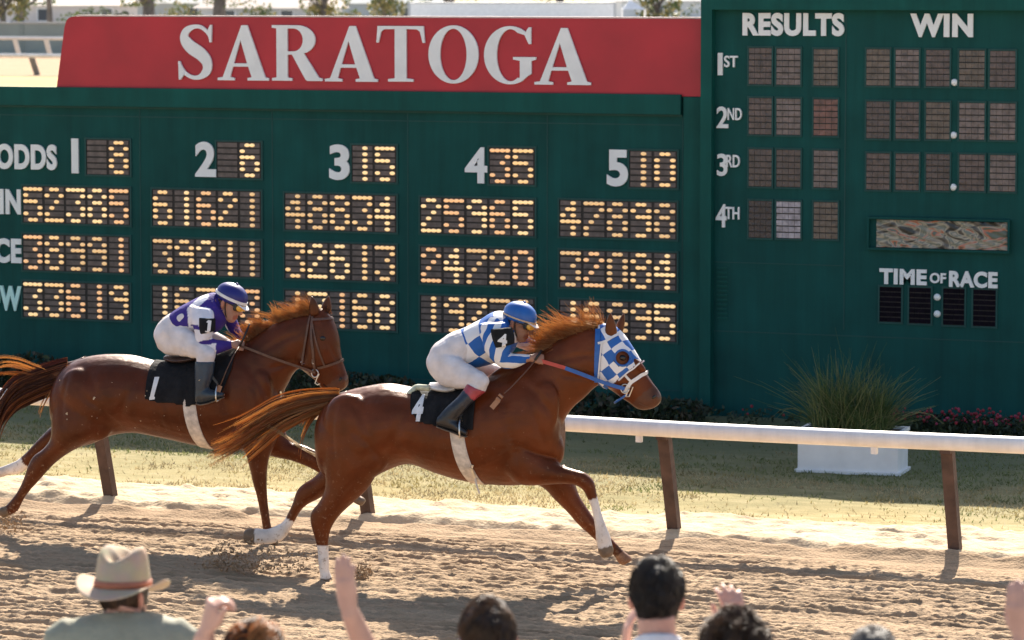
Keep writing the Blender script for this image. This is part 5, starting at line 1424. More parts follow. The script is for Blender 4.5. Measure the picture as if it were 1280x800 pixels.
# ================================================================== PEOPLE
SKIN = (0.50, 0.27, 0.19)
def hand(b, wrist, F, Nrm, thumb, size=1.0, curl=(0.5, 0.6, 0.5), spread=0.06, col=SKIN, tcurl=0.5, tout=0.8):
    """a palm, four fingers of different length and a thumb, added to body b.
    F: from wrist to knuckles, Nrm: the way the palm faces, thumb: +-1 side of S = F x N"""
    F = F.normalized(); Nrm = (Nrm - F * Nrm.dot(F)).normalized(); S = F.cross(Nrm) * thumb
    s = size
    c = [col] * 5
    P = [(wrist - F * .012 * s, .023, .028), (wrist + F * .012 * s, .019, .029), (wrist + F * .045 * s, .016, .037), (wrist + F * .078 * s, .0145, .041), (wrist + F * .095 * s, .012, .039)]
    b.loft([(p + Nrm * t * s, p - Nrm * t * s, w_ * s) for p, t, w_ in P], S, c, n=16, sub=3)
    for k, (off, ln, r) in enumerate(((.030, .070, .0088), (.010, .080, .0092), (-.010, .075, .0088), (-.029, .058, .0078))):
        p = wrist + F * (.088 - abs(off - .01) * .12) * s + S * off * s
        d = (F + S * (off * spread * 40)).normalized()
        pts, rad = [p - d * .015 * s], [r * s]
        ang = 0.0
        ls = (ln * .45, ln * .32, ln * .25)
        pts.append(p); rad.append(r * s)
        for a_, l_ in zip(curl, ls):
            ang += a_ * (1 + .06 * k)
            p = p + (d * math.cos(ang) + Nrm * math.sin(ang)) * l_ * s
            pts.append(p); rad.append(r * s * (1 - .09 * len(pts) / 4))
        b.tube(pts, rad, [col] * len(pts), sub=3, n=9)
    p = wrist + F * .022 * s + S * .022 * s
    d0 = (F * (1 - tout * .5) + S * tout + Nrm * .35).normalized()
    pts = [p - d0 * .01 * s, p + d0 * .034 * s]
    d1 = (F * 1.0 + S * (.35 - tcurl * .5) + Nrm * (.3 + tcurl * .6)).normalized()
    pts += [pts[-1] + d1 * .032 * s, pts[-1] + d1 * .032 * s + (d1 + F * .3 - S * .3 * tcurl).normalized() * .026 * s]
    b.tube(pts, [.0145 * s, .0125 * s, .0105 * s, .0085 * s], [col] * 4, sub=3, n=10)

def head(b, c, F, U, size=1.0, col=SKIN, grow=0.0, hair_only=False):
    """skull, jaw, nose, ears; c = middle of the head, F = the way it faces"""
    F = F.normalized(); U = (U - F * U.dot(F)).normalized(); S = F.cross(U)
    s = size
    ST = [(-.122, .045, .080, .018), (-.110, .012, .092, .040), (-.085, -.035, .098, .054), (-.05, -.070, .097, .064), (-.015, -.090, .094, .070), (.02, -.100, .097, .0745), (.055, -.098, .096, .074), (.085, -.082, .078, .062), (.106, -.055, .050, .044), (.117, -.02, .018, .018)]
    b.loft([(c + U * u * s + F * f1 * s, c + U * u * s + F * f0 * s, w_ * s) for u, f0, f1, w_ in ST], S, [col] * len(ST), n=22, sub=3)
    if hair_only: return S, U, F
    b.tube([c + F * .092 * s + U * .018 * s, c + F * .108 * s - U * .008 * s, c + F * .116 * s - U * .030 * s, c + F * .098 * s - U * .040 * s], [.010 * s, .011 * s, .015 * s, .011 * s], [col] * 4, sub=2, n=9)
    lip = (col[0] * .85, col[1] * .55, col[2] * .55)
    for dz, r in ((-.066, .0075), (-.078, .008)):
        b.tube([c + F * .086 * s + U * dz * s + S * .024 * s, c + F * .099 * s + U * dz * s, c + F * .086 * s + U * dz * s - S * .024 * s], [.004 * s, r * s, .004 * s], [lip] * 3, sub=2, n=8)
    b.tube([c + F * .088 * s + U * .032 * s + S * .045 * s, c + F * .101 * s + U * .030 * s, c + F * .088 * s + U * .032 * s - S * .045 * s], [.008 * s, .010 * s, .008 * s], [col] * 3, sub=2, n=8)
    for q in (1, -1):
        e = c - F * .008 * s - U * .012 * s + S * q * .079 * s
        b.ell(e, (F * .016 - S * q * .010) * s, S * q * .010 * s + F * .004 * s, (U * .034 - F * .006) * s, (col[0] * 1.05, col[1] * .85, col[2] * .8))
    return S, U, F
def eyes(c, F, U, s, parent):
    F = F.normalized(); U = (U - F * U.dot(F)).normalized(); S = F.cross(U)
    for q in (1, -1):
        mb = MB(); p = c + F * .082 * s + U * .006 * s + S * q * .031 * s
        mb.ball(p, .0125 * s, 0); mb.ball(p + F * .0065 * s, .0068 * s, 1)
        mb.build('eye', [M['white_paint'], M['eye']], parent, smooth=True)

def dup_col(secs_, cols, k, dw=0.0):
    """thinner copy of clothing sections, for the body beneath"""
    out = []
    for U, L, w_ in secs_:
        c = (U + L) / 2; out.append((c + (U - c) * k, c + (L - c) * k, w_ * k))
    return out

BLUE = (0.014, 0.105, 0.38); WHT = (0.72, 0.70, 0.70); PUR = (0.042, 0.024, 0.20); BLK = (0.012, 0.012, 0.013)

def crease(me, pl, amt, k):
    dv = np.empty(len(me.vertices) * 3, np.float32); me.vertices.foreach_get('co', dv); dv = dv.reshape(-1, 3)
    nv = np.empty(len(me.vertices) * 3, np.float32); me.vertices.foreach_get('normal', nv); nv = nv.reshape(-1, 3)
    x = (dv - np.array(pl.p0)) @ np.array(pl.h); z = dv[:, 2]
    dv += nv * (amt * vnoise(x * k + z * 4, z * k * 1.2 - x * 7, 77) + amt * .7 * vnoise(x * k * 2 + z * 11, z * k - x * 15, 78))[:, None]
    me.vertices.foreach_set('co', dv.ravel()); me.update()
def jockey(pl, label, D):
    t = thing('person', pl.pt(D['seat'][0], D['seat'][1], 0), label, 'jockey', 'jockeys on the racehorses')
    hd_c = pl.pt(*D['head'], D.get('head_w', 0)); a = R(D['head_a'])
    F = pl.h * math.cos(a) - ZV * math.sin(a) + pl.n * D.get('turn', .12); U = pl.h * math.sin(a) + ZV * math.cos(a)
    s = D.get('hs', 1.0)
    torso = secs(pl, D['torso']); arm = {1: secs(pl, D['arm_n']), -1: secs(pl, D['arm_f'])}
    thigh = {1: secs(pl, D['thigh'])}; shin = {1: secs(pl, D['shin'])}; foot = {1: secs(pl, D['foot'])}
    for d in (thigh, shin, foot):
        d[-1] = [(pl.mirror(U_), pl.mirror(L_), w_) for U_, L_, w_ in d[1]]
    b = Body()
    n_ = lambda S: [SKIN] * len(S)
    sk = D['skin']
    b.loft(dup_col(torso, None, .86), pl.n, [sk] * len(torso))
    b.loft(secs(pl, D['neck']), pl.n, [sk] * len(D['neck']), n=16)
    head(b, hd_c, F, U, s, sk)
    for q in (1, -1):
        b.loft(dup_col(arm[q], None, .80), pl.n, [sk] * len(arm[q]), n=16)
        b.loft(dup_col(thigh[q], None, .84), pl.n, [sk] * len(thigh[q]), n=16)
        b.loft(dup_col(shin[q], None, .8), pl.n, [sk] * len(shin[q]), n=16)
        b.loft(dup_col(foot[q], None, .8), pl.n, [sk] * len(foot[q]), n=16)
    for q, k in ((1, 'hand_n'), (-1, 'hand_f')):
        x, y, w_, dx, dy = D[k]
        wr = pl.pt(x, y, w_)
        Fd = (pl.pt(x + dx, y + dy, w_ - .035 * q) - wr)
        # fists round the reins: backs of the hands outward, palms to the neck, thumbs up
        Nn = -pl.n * q * .8 - ZV * .35
        S_ = Fd.normalized().cross((Nn - Fd.normalized() * Nn.dot(Fd.normalized())).normalized())
        hand(b, wr, Fd, Nn, 1 if S_.z > 0 else -1, .98, (1.15, 1.35, .9), .01, sk, 1.0, .5)
    body = link_mesh('body', b.mesh(0.0062, 3), M['skin'], t)
    eyes(hd_c, F, U, s, t)
    # silks
    j = Body()
    cols = D['torso_cols']
    j.loft(torso[D['hem']:], pl.n, cols[D['hem']:], grow=.004)
    j.loft(secs(pl, D['neck'][:1]) + [(x, y, w_ * 1.05) for x, y, w_ in secs(pl, D['neck'][1:2])], pl.n, [D['collar']] * 2, grow=.008, n=18)
    for q, k in ((1, 'arm_n'), (-1, 'arm_f')): j.loft(arm[q], pl.n, D['arm_cols'], n=20)
    jm = j.mesh(0.0085, 3)
    # soft folds
    dv = np.empty(len(jm.vertices) * 3, np.float32); jm.vertices.foreach_get('co', dv); dv = dv.reshape(-1, 3)
    nv = np.empty(len(jm.vertices) * 3, np.float32); jm.vertices.foreach_get('normal', nv); nv = nv.reshape(-1, 3)
    loc = np.stack([(dv - np.array(pl.p0)) @ np.array(pl.h), dv[:, 2]], 1)
    dv += nv * (0.006 * vnoise(loc[:, 0] * 16 + loc[:, 1] * 7, loc[:, 1] * 18 - loc[:, 0] * 9, 71)[:, None] + .009 * vnoise(loc[:, 0] * 8, loc[:, 1] * 11, 72)[:, None])
    jm.vertices.foreach_set('co', dv.ravel()); jm.update()
    jk = link_mesh('silks', jm, D['silk_mat'], t)
    if D.get('paint'): D['paint'](jk, pl)
    bj = bvh_of(jk)
    # breeches
    br = Body()
    br.loft(torso[:D['hem'] + 2], pl.n, [WHT] * (D['hem'] + 2), grow=.002)
    for q in (1, -1): br.loft(thigh[q], pl.n, [WHT] * len(thigh[q]))
    for q in (1, -1): br.loft(shin[q][:3], pl.n, [WHT] * 3, scale=.93)
    bm_ = br.mesh(0.0085, 4)
    crease(bm_, pl, .010, 13)
    link_mesh('breeches', bm_, M['white_breech'], t)
    for q in (1, -1):
        bo = Body()
        bo.loft(shin[q][D['boot0']:], pl.n, D['boot_cols'], n=20, grow=.003)
        bo.loft(foot[q], pl.n, [D['boot_cols'][-1]] * len(foot[q]), n=16)
        bt = link_mesh('boot', bo.mesh(0.008, 3), M['boot'], t)
        so_ = [(L_ + (U_ - L_) * .02, L_ - ZV * .011, w_ * 1.02) for U_, L_, w_ in foot[q]]
        sl_ = Body(); sl_.loft(so_, pl.n, [(.16, .11, .075)] * len(so_), n=12); link_mesh('sole', sl_.mesh(.007, 1), M['skin'], bt)
        c = (foot[q][-2][0] + foot[q][-2][1]) / 2
        ib = MB(); r_ = .062; low = foot[q][-2][1] - ZV * .012 - c
        P = [c + low + pl.n * .05, c + low * .4 + pl.n * .06, c - low * .8 + pl.n * .05, c - low * 1.7 + ZV * .02, c - low * .8 - pl.n * .05, c + low * .4 - pl.n * .06, c + low - pl.n * .05, c + low + pl.n * .05]
        ib.tube(P, .006, 8); ir = ib.build('stirrup', M['metal'], t, smooth=True)
        top = pl.pt(*D['leather_top'], D['leather_w'] * q)
        mb = MB(); mb.add(*ribbon([c - low * 1.7 + ZV * .02, (c - low * 1.7 + top) / 2 + pl.n * q * .01, top], [pl.n] * 3, .018, .005)); mb.build('stirrup_leather', M['black'], ir)
    # helmet with its band, peak, button, chin strap and goggles
    S = F.normalized().cross(U).normalized(); Fn = F.normalized(); Un = (U - Fn * U.dot(Fn)).normalized(); S = Fn.cross(Un)
    hb = Body()
    HS = [(.005, -.108, .103, .083), (.03, -.120, .117, .093), (.06, -.124, .122, .096), (.09, -.116, .112, .090), (.118, -.092, .088, .072), (.137, -.055, .052, .045), (.145, -.02, .018, .018)]
    hc = D['cap']
    hb.loft([(hd_c + Un * u * s + Fn * f1 * s, hd_c + Un * u * s + Fn * f0 * s, w_ * s) for u, f0, f1, w_ in HS], S, [hc] * len(HS), n=26, sub=4)
    hl = link_mesh('helmet', hb.mesh(.007, 3), D['cap_mat'], t)
    bvh_h = bvh_of(hl)
    k = 40
    P = [hd_c + Un * D['band_u'] * s + (Fn * math.cos(2 * math.pi * i / k) * .112 + S * math.sin(2 * math.pi * i / k) * .090) * s - Fn * .002 for i in range(k + 1)]
    P = [(bvh_h.ray_cast(p + (p - hd_c - Un * D['band_u'] * s) * .6, -(p - hd_c - Un * D['band_u'] * s))[0] or p) for p in P]
    N_ = [(p - hd_c - Un * D['band_u'] * s).normalized() for p in P]
    mb = MB(); mb.add(*ribbon([p + n__ * .003 for p, n__ in zip(P, N_)], N_, D['band_h'], .006)); mb.build('helmet_band', D['band_mat'], hl)
    pk = Body(); pk.loft([(hd_c + Fn * f * s + Un * (u + .005) * s, hd_c + Fn * f * s + Un * (u - .003) * s, w_ * s) for f, u, w_ in ((.085, .030, .075), (.115, .024, .070), (.145, .012, .048), (.155, .008, .02))], S, [WHT] * 4, n=12)
    link_mesh('peak', pk.mesh(.005, 2), M['cloth'], hl)
    mb = MB(); mb.ball(hd_c + Un * .147 * s, .011 * s); mb.build('button', D['cap_mat'], hl, smooth=True)
    # black strap over the ear to the chin
    for q in (1, -1):
        mb = MB(); P = [hd_c + S * q * .083 * s + Un * .06 * s + Fn * .0, hd_c + S * q * .080 * s + Un * -.01 * s + Fn * .012 * s, hd_c + S * q * .066 * s - Un * .07 * s + Fn * .035 * s, hd_c - Un * .126 * s + Fn * .06 * s]
        mb.tube([Vector(p) for p in catmull([list(p) for p in P], 5)], .007, 8, flat=.5); mb.build('chin_strap', M['black'], hl, smooth=True)
    # goggles
    gb = Body()
    gb.loft([(hd_c + Fn * .108 * s + Un * .036 * s + S * x * s - Fn * abs(x) ** 2 * 6, hd_c + Fn * .108 * s - Un * .022 * s + S * x * s - Fn * abs(x) ** 2 * 6, .012) for x in (-.072, -.05, -.02, 0, .02, .05, .072)], Fn, [BLK] * 7, n=14, sub=3)
    gg = link_mesh('goggles', gb.mesh(.005, 1), M['black'], t)
    for q in (1, -1):
        mb = MB(); p = hd_c + Fn * .112 * s + Un * .007 * s + S * q * .037 * s
        mb.ell(p, (S * .033 - Fn * q * .016) * s, Fn * .014, Un * .024 * s, 16, 8); mb.build('lens', M['lens'], gg, smooth=True)
        mb = MB(); P = [hd_c + Fn * .075 * s + Un * .012 * s + S * q * .066 * s, hd_c + Fn * .02 * s + Un * .022 * s + S * q * .085 * s, hd_c - Fn * .06 * s + Un * .035 * s + S * q * .082 * s, hd_c - Fn * .118 * s + Un * .05 * s]
        N_ = [S * q, S * q, (S * q - Fn).normalized(), -Fn]
        mb.add(*ribbon(P, N_, .020, .004)); mb.build('goggle_strap', M['black'], gg)
    # hair below the helmet
    hr = []
    for i in range(160):
        aa = rng.uniform(-2.3, 2.3) ; p = hd_c + (-Fn * math.cos(aa) * .094 + S * math.sin(aa) * .076) * s + Un * rng.uniform(-.035, .02) * s
        if Fn.dot(p - hd_c) > .0: continue
        hr.append(([p, p - Un * .012 + (p - hd_c).normalized() * .004, p - Un * .025], .003, .001, 0))
    strands('hair', hr, [mat('dark_hair', (.025, .017, .012), .5, .3)], t)
    return t, jk, bj, hl

def silk_blocks(name, base_a, base_b, scale, rot, loc=(0, 0, 0), stripes=False):
    m = bpy.data.materials.new(name); m.use_nodes = True
    t_ = m.node_tree; N = t_.nodes; p = N['Principled BSDF']; p.inputs['Roughness'].default_value = 0.6; p.inputs['Specular IOR Level'].default_value = .3
    tc = N.new('ShaderNodeTexCoord'); mw = N.new('ShaderNodeTexNoise'); mw.inputs['Scale'].default_value = 7
    va = N.new('ShaderNodeVectorMath'); va.operation = 'MULTIPLY_ADD'; va.inputs[1].default_value = (.05, .05, .05)
    mp = N.new('ShaderNodeMapping'); mp.inputs['Rotation'].default_value = rot; mp.inputs['Location'].default_value = loc
    t_.links.new(tc.outputs['Object'], mw.inputs['Vector']); t_.links.new(mw.outputs['Color'], va.inputs[0]); t_.links.new(tc.outputs['Object'], va.inputs[2])
    t_.links.new(va.outputs[0], mp.inputs['Vector'])
    if stripes:
        ck = N.new('ShaderNodeTexWave'); ck.inputs['Scale'].default_value = scale; ck.inputs['Distortion'].default_value = .8; ck.bands_direction = 'Z'
        r = N.new('ShaderNodeValToRGB'); r.color_ramp.interpolation = 'CONSTANT'
        r.color_ramp.elements[0].color = (*base_b, 1); r.color_ramp.elements[1].position = .48; r.color_ramp.elements[1].color = (*base_a, 1)
        t_.links.new(mp.outputs[0], ck.inputs['Vector']); t_.links.new(ck.outputs['Fac'], r.inputs['Fac']); t_.links.new(r.outputs['Color'], p.inputs['Base Color'])
    else:
        fl_ = N.new('ShaderNodeVectorMath'); fl_.operation = 'MULTIPLY'; fl_.inputs[1].default_value = (1, 0.001, 1)
        ck = N.new('ShaderNodeTexChecker'); ck.inputs['Scale'].default_value = scale
        ck.inputs['Color1'].default_value = (*base_a, 1); ck.inputs['Color2'].default_value = (*base_b, 1)
        t_.links.new(mp.outputs[0], fl_.inputs[0]); t_.links.new(fl_.outputs[0], ck.inputs['Vector']); t_.links.new(ck.outputs['Color'], p.inputs['Base Color'])
    return m

def armband(name, pl, secs_, grow, parent, num, quad, m=None):
    b_ = Body(); b_.loft(secs_, pl.n, [BLK] * len(secs_), grow=grow, n=24)
    o = link_mesh(name, b_.mesh(.007, 3), m or M['blackcloth'], parent)
    bb = bvh_of(o)
    if num == '1': decal('armband_number', pl, bb, '1', quad, M['whitecloth'], o, .004, 0, loops=[[(0, 0), (1, 0), (1, 1), (.35, 1), (0, .8), (.35, .78), (.35, .1), (0, .1)]])
    else: decal('armband_number', pl, bb, num, quad, M['whitecloth'], o, .004, .05)
    return o

# ---- jockey of the leading horse
m_chk = silk_blocks('checked_silk', WHT, BLUE, 8.6, (0, R(36), 0), (.03, .5, .02))
m_str = silk_blocks('striped_silk', WHT, BLUE, 3.6, (0, R(-8), 0), (0, 0, .03), True)
m_str2 = silk_blocks('striped_sleeve_top', WHT, BLUE, 3.4, (0, R(70), 0), (0, 0, .02), True)
J1 = dict(seat=(548, 480), head=(647.5, 403), head_a=18, turn=.16, hs=1.0, skin=(0.34, 0.175, 0.115),
    torso=[(537, 462, 556, 483, .10), (534.5, 448, 573, 483, .15), (544, 430, 582, 470, .165), (562, 417.5, 591, 459, .158), (583, 409, 604, 457, .155), (602, 398, 622, 452, .175), (615, 391, 640, 440, .18), (626, 389, 648, 426, .13), (631, 391, 648, 420, .08)],
    torso_cols=[WHT] * 9, neck=[(628, 391, 648, 424, .062), (634, 392, 652, 418, .056), (639, 393, 655, 414, .055)], collar=(.02, .03, .06), hem=3,
    arm_n=[(598, 404, 633, 402, .07, .15), (600, 420, 637, 418, .062, .20), (606, 438, 640, 431, .057, .225), (617, 452, 639, 437, .054, .23), (629, 460, 637, 440.5, .05, .22), (643, 460, 643, 441.5, .045, .20), (655, 456, 654.5, 442, .04, .17), (664, 452.5, 664, 443, .032, .14)],
    arm_f=[(606, 398, 634, 404, .065, -.15), (622, 412, 641, 408, .056, -.2), (638, 429, 650, 415, .052, -.21), (656, 438, 663, 421, .045, -.18), (669, 443, 673, 428, .037, -.14), (676, 446, 680, 434, .032, -.11)],
    arm_cols=[WHT] * 8,
    thigh=[(543, 436, 546, 475, .085, .07), (560, 438, 556, 483, .092, .11), (578, 450, 572, 486, .083, .17), (596, 460.5, 585, 486, .073, .225), (607, 468, 592, 489, .066, .25), (612, 477, 590, 488, .06, .262), (608, 487, 588, 480, .058, .266)],
    shin=[(612, 481, 586, 474, .060, .262), (608, 489, 584.5, 479, .057, .266), (601, 494, 580.5, 486, .053, .272), (589, 504, 570.5, 498, .051, .285), (579.5, 515, 560.5, 507, .046, .297), (573, 525, 552, 516, .043, .30), (570, 533, 548, 522, .04, .302)],
    foot=[(547, 521, 545.5, 532, .030, .302), (556, 515, 556, 536, .038, .304), (566, 521, 567, 539.5, .043, .306), (576, 531, 577, 543.5, .042, .306), (584, 537.5, 584, 545, .03, .304)],
    boot0=1, boot_cols=[(.34, .045, .06), (.34, .045, .06), (.018, .024, .038), (.014, .016, .022), (.012, .012, .015), (.012, .012, .014)],
    hand_n=(664, 447.5, .14, 12, 1.5), hand_f=(678, 440, -.11, 10, 2), cap=BLUE, cap_mat=mat('blue_cap_silk', BLUE, .4, .1, 20), band_u=.035, band_h=.010, band_mat=mat('gold_braid', (.55, .38, .24), .5, .1),
    leather_top=(584, 500), leather_w=.27, silk_mat=[m_chk, m_str, m_str2])
def paint1(o, pl):
    me = o.data; off = BASE[o.name]
    A = np.array([list(((q[0] + q[1]) / 2)) for q in secs(pl, J1['arm_n'])]); A = catmull(A, 4)
    B = np.array([list(((q[0] + q[1]) / 2)) for q in secs(pl, J1['arm_f'])]); B = catmull(B, 4)
    T = np.array([list(((q[0] + q[1]) / 2)) for q in secs(pl, J1['torso'])]); T = catmull(T, 4)
    for p in me.polygons:
        c = np.array(p.center + off)
        da = np.linalg.norm(A - c, axis=1); db = np.linalg.norm(B - c, axis=1); dt = np.linalg.norm(T - c, axis=1).min() / .165
        i = int(da.argmin())
        if min(da.min(), db.min()) / .062 < dt * 1.02: p.material_index = 2 if (da.min() < db.min() and i < 14) else 1
        else: p.material_index = 0
J1['paint'] = paint1
t1, jk1, bj1, hl1 = jockey(P1, 'jockey in blue and white checked silks and blue cap crouched on the leading horse', J1)
ab = secs(P1, [(614, 411, 639, 409, .063, .212), (616, 424, 642, 421, .060, .232), (619, 435, 642, 430, .056, .24)])
armband('armband', P1, ab, .006, t1, '4', [(625, 416.5), (634, 418), (633.5, 434), (621, 431.5)])

# ---- jockey of the rear horse
LAV = (0.70, 0.68, 0.72)
J2 = dict(seat=(212, 446), head=(286.5, 378.5), head_a=24, turn=.16, hs=1.04, skin=(0.40, 0.21, 0.145),
    torso=[(199, 433, 217, 444, .10), (193.5, 417, 230, 443, .15), (199, 403, 236, 431, .16), (212, 393, 244, 421, .158), (230, 381.5, 256, 417, .17), (248, 371.5, 273, 413, .18), (261, 367, 282, 404, .155), (268, 366, 287, 398, .10)],
    torso_cols=[PUR, PUR, PUR, PUR, LAV, PUR, PUR, PUR], neck=[(268, 367, 288, 397, .062), (273, 369, 290, 394, .058), (278, 370, 291, 392, .055)], collar=PUR, hem=3,
    arm_n=[(236, 381, 266, 386, .066, .14), (239, 398, 268, 398, .062, .20), (243, 414, 267, 412, .058, .225), (246, 428, 265, 420, .054, .23), (252, 441, 263, 422, .051, .22), (266, 443, 268, 424, .047, .20), (279, 439, 279, 425, .041, .16), (290, 435, 290, 425.5, .033, .12)],
    arm_f=[(262, 377, 284, 386, .06, -.15), (274, 395, 291, 391, .054, -.2), (284, 411, 299, 405, .048, -.2), (293, 421, 301, 411, .042, -.16), (299, 426, 305, 417, .034, -.12), (302, 428, 307, 420, .031, -.10)],
    arm_cols=[PUR, LAV, LAV, PUR, LAV, LAV, PUR, PUR],
    thigh=[(211, 398, 205, 442, .085, .07), (228, 406, 222, 445, .088, .13), (244, 417, 236, 447, .08, .195), (258, 429, 246, 448, .072, .24), (266, 436, 247, 449, .064, .258), (269, 444, 246, 450, .06, .265), (268, 451, 245, 452, .056, .268)],
    shin=[(269, 446, 245, 446, .058, .264), (268.5, 452, 244.5, 451, .056, .27), (267.5, 460, 244, 459, .053, .277), (266, 470, 244, 470, .049, .285), (263, 480, 244, 481, .045, .292), (260, 488, 244, 490, .042, .296), (259, 494, 244, 496, .04, .30)],
    foot=[(244, 490, 245, 503.5, .030, .302), (252, 484, 252, 505, .038, .304), (262, 486, 263, 502.5, .043, .306), (272, 489, 273, 498.5, .042, .306), (280, 491, 280, 496, .03, .304)],
    boot0=1, boot_cols=[(.018, .035, .055), (.016, .03, .05), (.014, .026, .045), (.013, .022, .036), (.013, .02, .032), (.02, .03, .04)],
    hand_n=(290, 430.5, .12, 12, 2), hand_f=(304, 424, -.10, 9, 3), cap=(.02, .02, .22), cap_mat=mat('purple_cap_silk', (.014, .014, .15), .4, .1, 20), band_u=.045, band_h=.021, band_mat=M['whitecloth'],
    leather_top=(262, 462), leather_w=.275, silk_mat=M['cloth'])
def seg_d(p, a, b):
    t = np.clip(((p - a) @ (b - a)) / ((b - a) @ (b - a)), 0, 1)
    return np.linalg.norm(p - (a + t[:, None] * (b - a)), axis=1)
def paint2(o, pl):
    """purple silks with a white sash over the shoulder, white sleeves with purple bands and cuffs"""
    me = o.data; off = np.array(BASE[o.name]); n_ = len(me.vertices)
    co = np.empty(n_ * 3, np.float32); me.vertices.foreach_get('co', co); co = co.reshape(-1, 3) + off
    rel = co - np.array(pl.p0); w_ = rel @ np.array(pl.n)
    cm = co - np.outer(np.where(w_ < 0, 2 * w_, 0), np.array(pl.n))            # the far side like the near one
    d = cm - np.array(CAM); dep = d @ np.array(FWD)
    q = np.stack([640 + d @ np.array(RIGHT) / dep * F_PX, 400 - d @ np.array(UP) / dep * F_PX], 1)
    P_ = lambda *a: np.array(a, float)
    c = np.tile(np.array(PUR), (n_, 1))
    aw = np.abs(w_)
    sash = np.minimum(seg_d(q, P_(257, 370), P_(238, 387)), seg_d(q, P_(238, 387), P_(240, 410))) < 4.2
    c[sash] = LAV
    up = (np.minimum(seg_d(q, P_(252, 390), P_(255, 432)), seg_d(q, P_(252, 386), P_(254, 400))) < 15) & (aw > .165)
    c[up] = LAV
    c[up & (seg_d(q, P_(238, 408), P_(262, 412)) < 2.6)] = PUR
    fore = (q[:, 0] > 245) & (q[:, 1] > 419) & (aw > .10)
    c[fore] = LAV
    c[fore & (q[:, 0] > 270)] = PUR
    c[fore & (seg_d(q, P_(245, 431), P_(268, 426)) < 3)] = PUR
    rgba = np.ones((n_, 4), np.float32); rgba[:, :3] = c
    me.attributes['col'].data.foreach_set('color', rgba.ravel())
J2['paint'] = paint2
t2, jk2, bj2, hl2 = jockey(P2, 'jockey in purple and white silks and purple cap crouched on the rear horse', J2)
ab = secs(P2, [(249, 396, 268, 398, .066, .205), (249, 408, 268, 408, .062, .228), (250, 418, 268, 414, .06, .235)])
armband('armband', P2, ab, .006, t2, '1', [(258, 400), (264, 401), (262.5, 416), (256.5, 415)])

# reins belong to the horses' bridles
def reins(pl, h, pts, m1, m2, split, width):
    for q in (1, -1):
        P = [pl.pt(x, y, w_ * q) for x, y, w_ in pts]
        if m1 is None: free_strap('rein', P, pl.n, width, m2, h, .006)
        else:
            free_strap('rein', P[:split + 1], pl.n, width, m1, h, .006); free_strap('rein', P[split:], pl.n, width, m2, h, .006)
reins(P1, h1, [(668, 449, .12), (681, 452.5, .115), (706.5, 460, .13), (728, 468, .13), (750, 476.5, .125), (768, 482.5, .115), (781, 486, .10)], M['rein_red'], M['blue'], 2, .026)
reins(P2, h2, [(296, 431, .10), (311, 436, .14), (334, 445, .145), (355, 452.5, .13), (376, 459.5, .115), (394, 466, .10)], None, M['leather'], 0, .018)

# riding whips
wh = thing('riding_whip', P1.pt(672, 446, .10), 'thin riding whip with tan flapper pointing down from the hand on the leading horse', 'whip')
mb = MB(); P = [P1.pt(676, 440, .11), P1.pt(667, 453, .16), P1.pt(655, 467, .23), P1.pt(640, 483, .285), P1.pt(630, 492, .305)]
mb.tube([Vector(p) for p in catmull([list(p) for p in P], 4)], .0042, 8); mb.build('shaft', M['leather'], wh, smooth=True)
mb = MB(); mb.tube([P1.pt(677, 438, .105), P1.pt(669, 450, .15)], .009, 8); mb.build('grip', M['black'], wh, smooth=True)
mb = MB()
for q in ((626, 495), (623, 499)):
    mb.tube([P1.pt(q[0] - 2.4, q[1] - 2, .31), P1.pt(q[0] + 2.4, q[1] + 2, .31)], .010, 8)
a_ = P1.pt(623, 500, .31); c_ = P1.pt(614.5, 510, .315)
mb.add(*ribbon([a_, (a_ + c_) / 2, c_], [P1.n] * 3, .035, .006)); mb.build('flapper', mat('tan_leather', (.34, .17, .09), .6, .2, 20), wh)
wh2 = thing('riding_whip', P2.pt(300, 430, .10), 'dark riding whip held upright in the hand on the rear horse', 'whip')
mb = MB(); mb.tube([P2.pt(312, 405, .09), P2.pt(304.5, 423, .10), P2.pt(300, 432, .12)], [.007, .008, .008], 8); mb.build('grip', M['black'], wh2, smooth=True)
mb = MB(); mb.tube([P2.pt(300, 432, .12), P2.pt(292, 444, .24), P2.pt(283, 463, .30), P2.pt(275, 483, .315)], .004, 8); mb.build('shaft', M['leather'], wh2, smooth=True)
mb = MB(); a_ = P2.pt(275.5, 482, .315); c_ = P2.pt(270.5, 497, .318); mb.add(*ribbon([a_, (a_ + c_) / 2, c_], [P2.n] * 3, .03, .006)); mb.build('flapper', mat('tan_leather', (.34, .17, .09), .6, .2, 20), wh2)

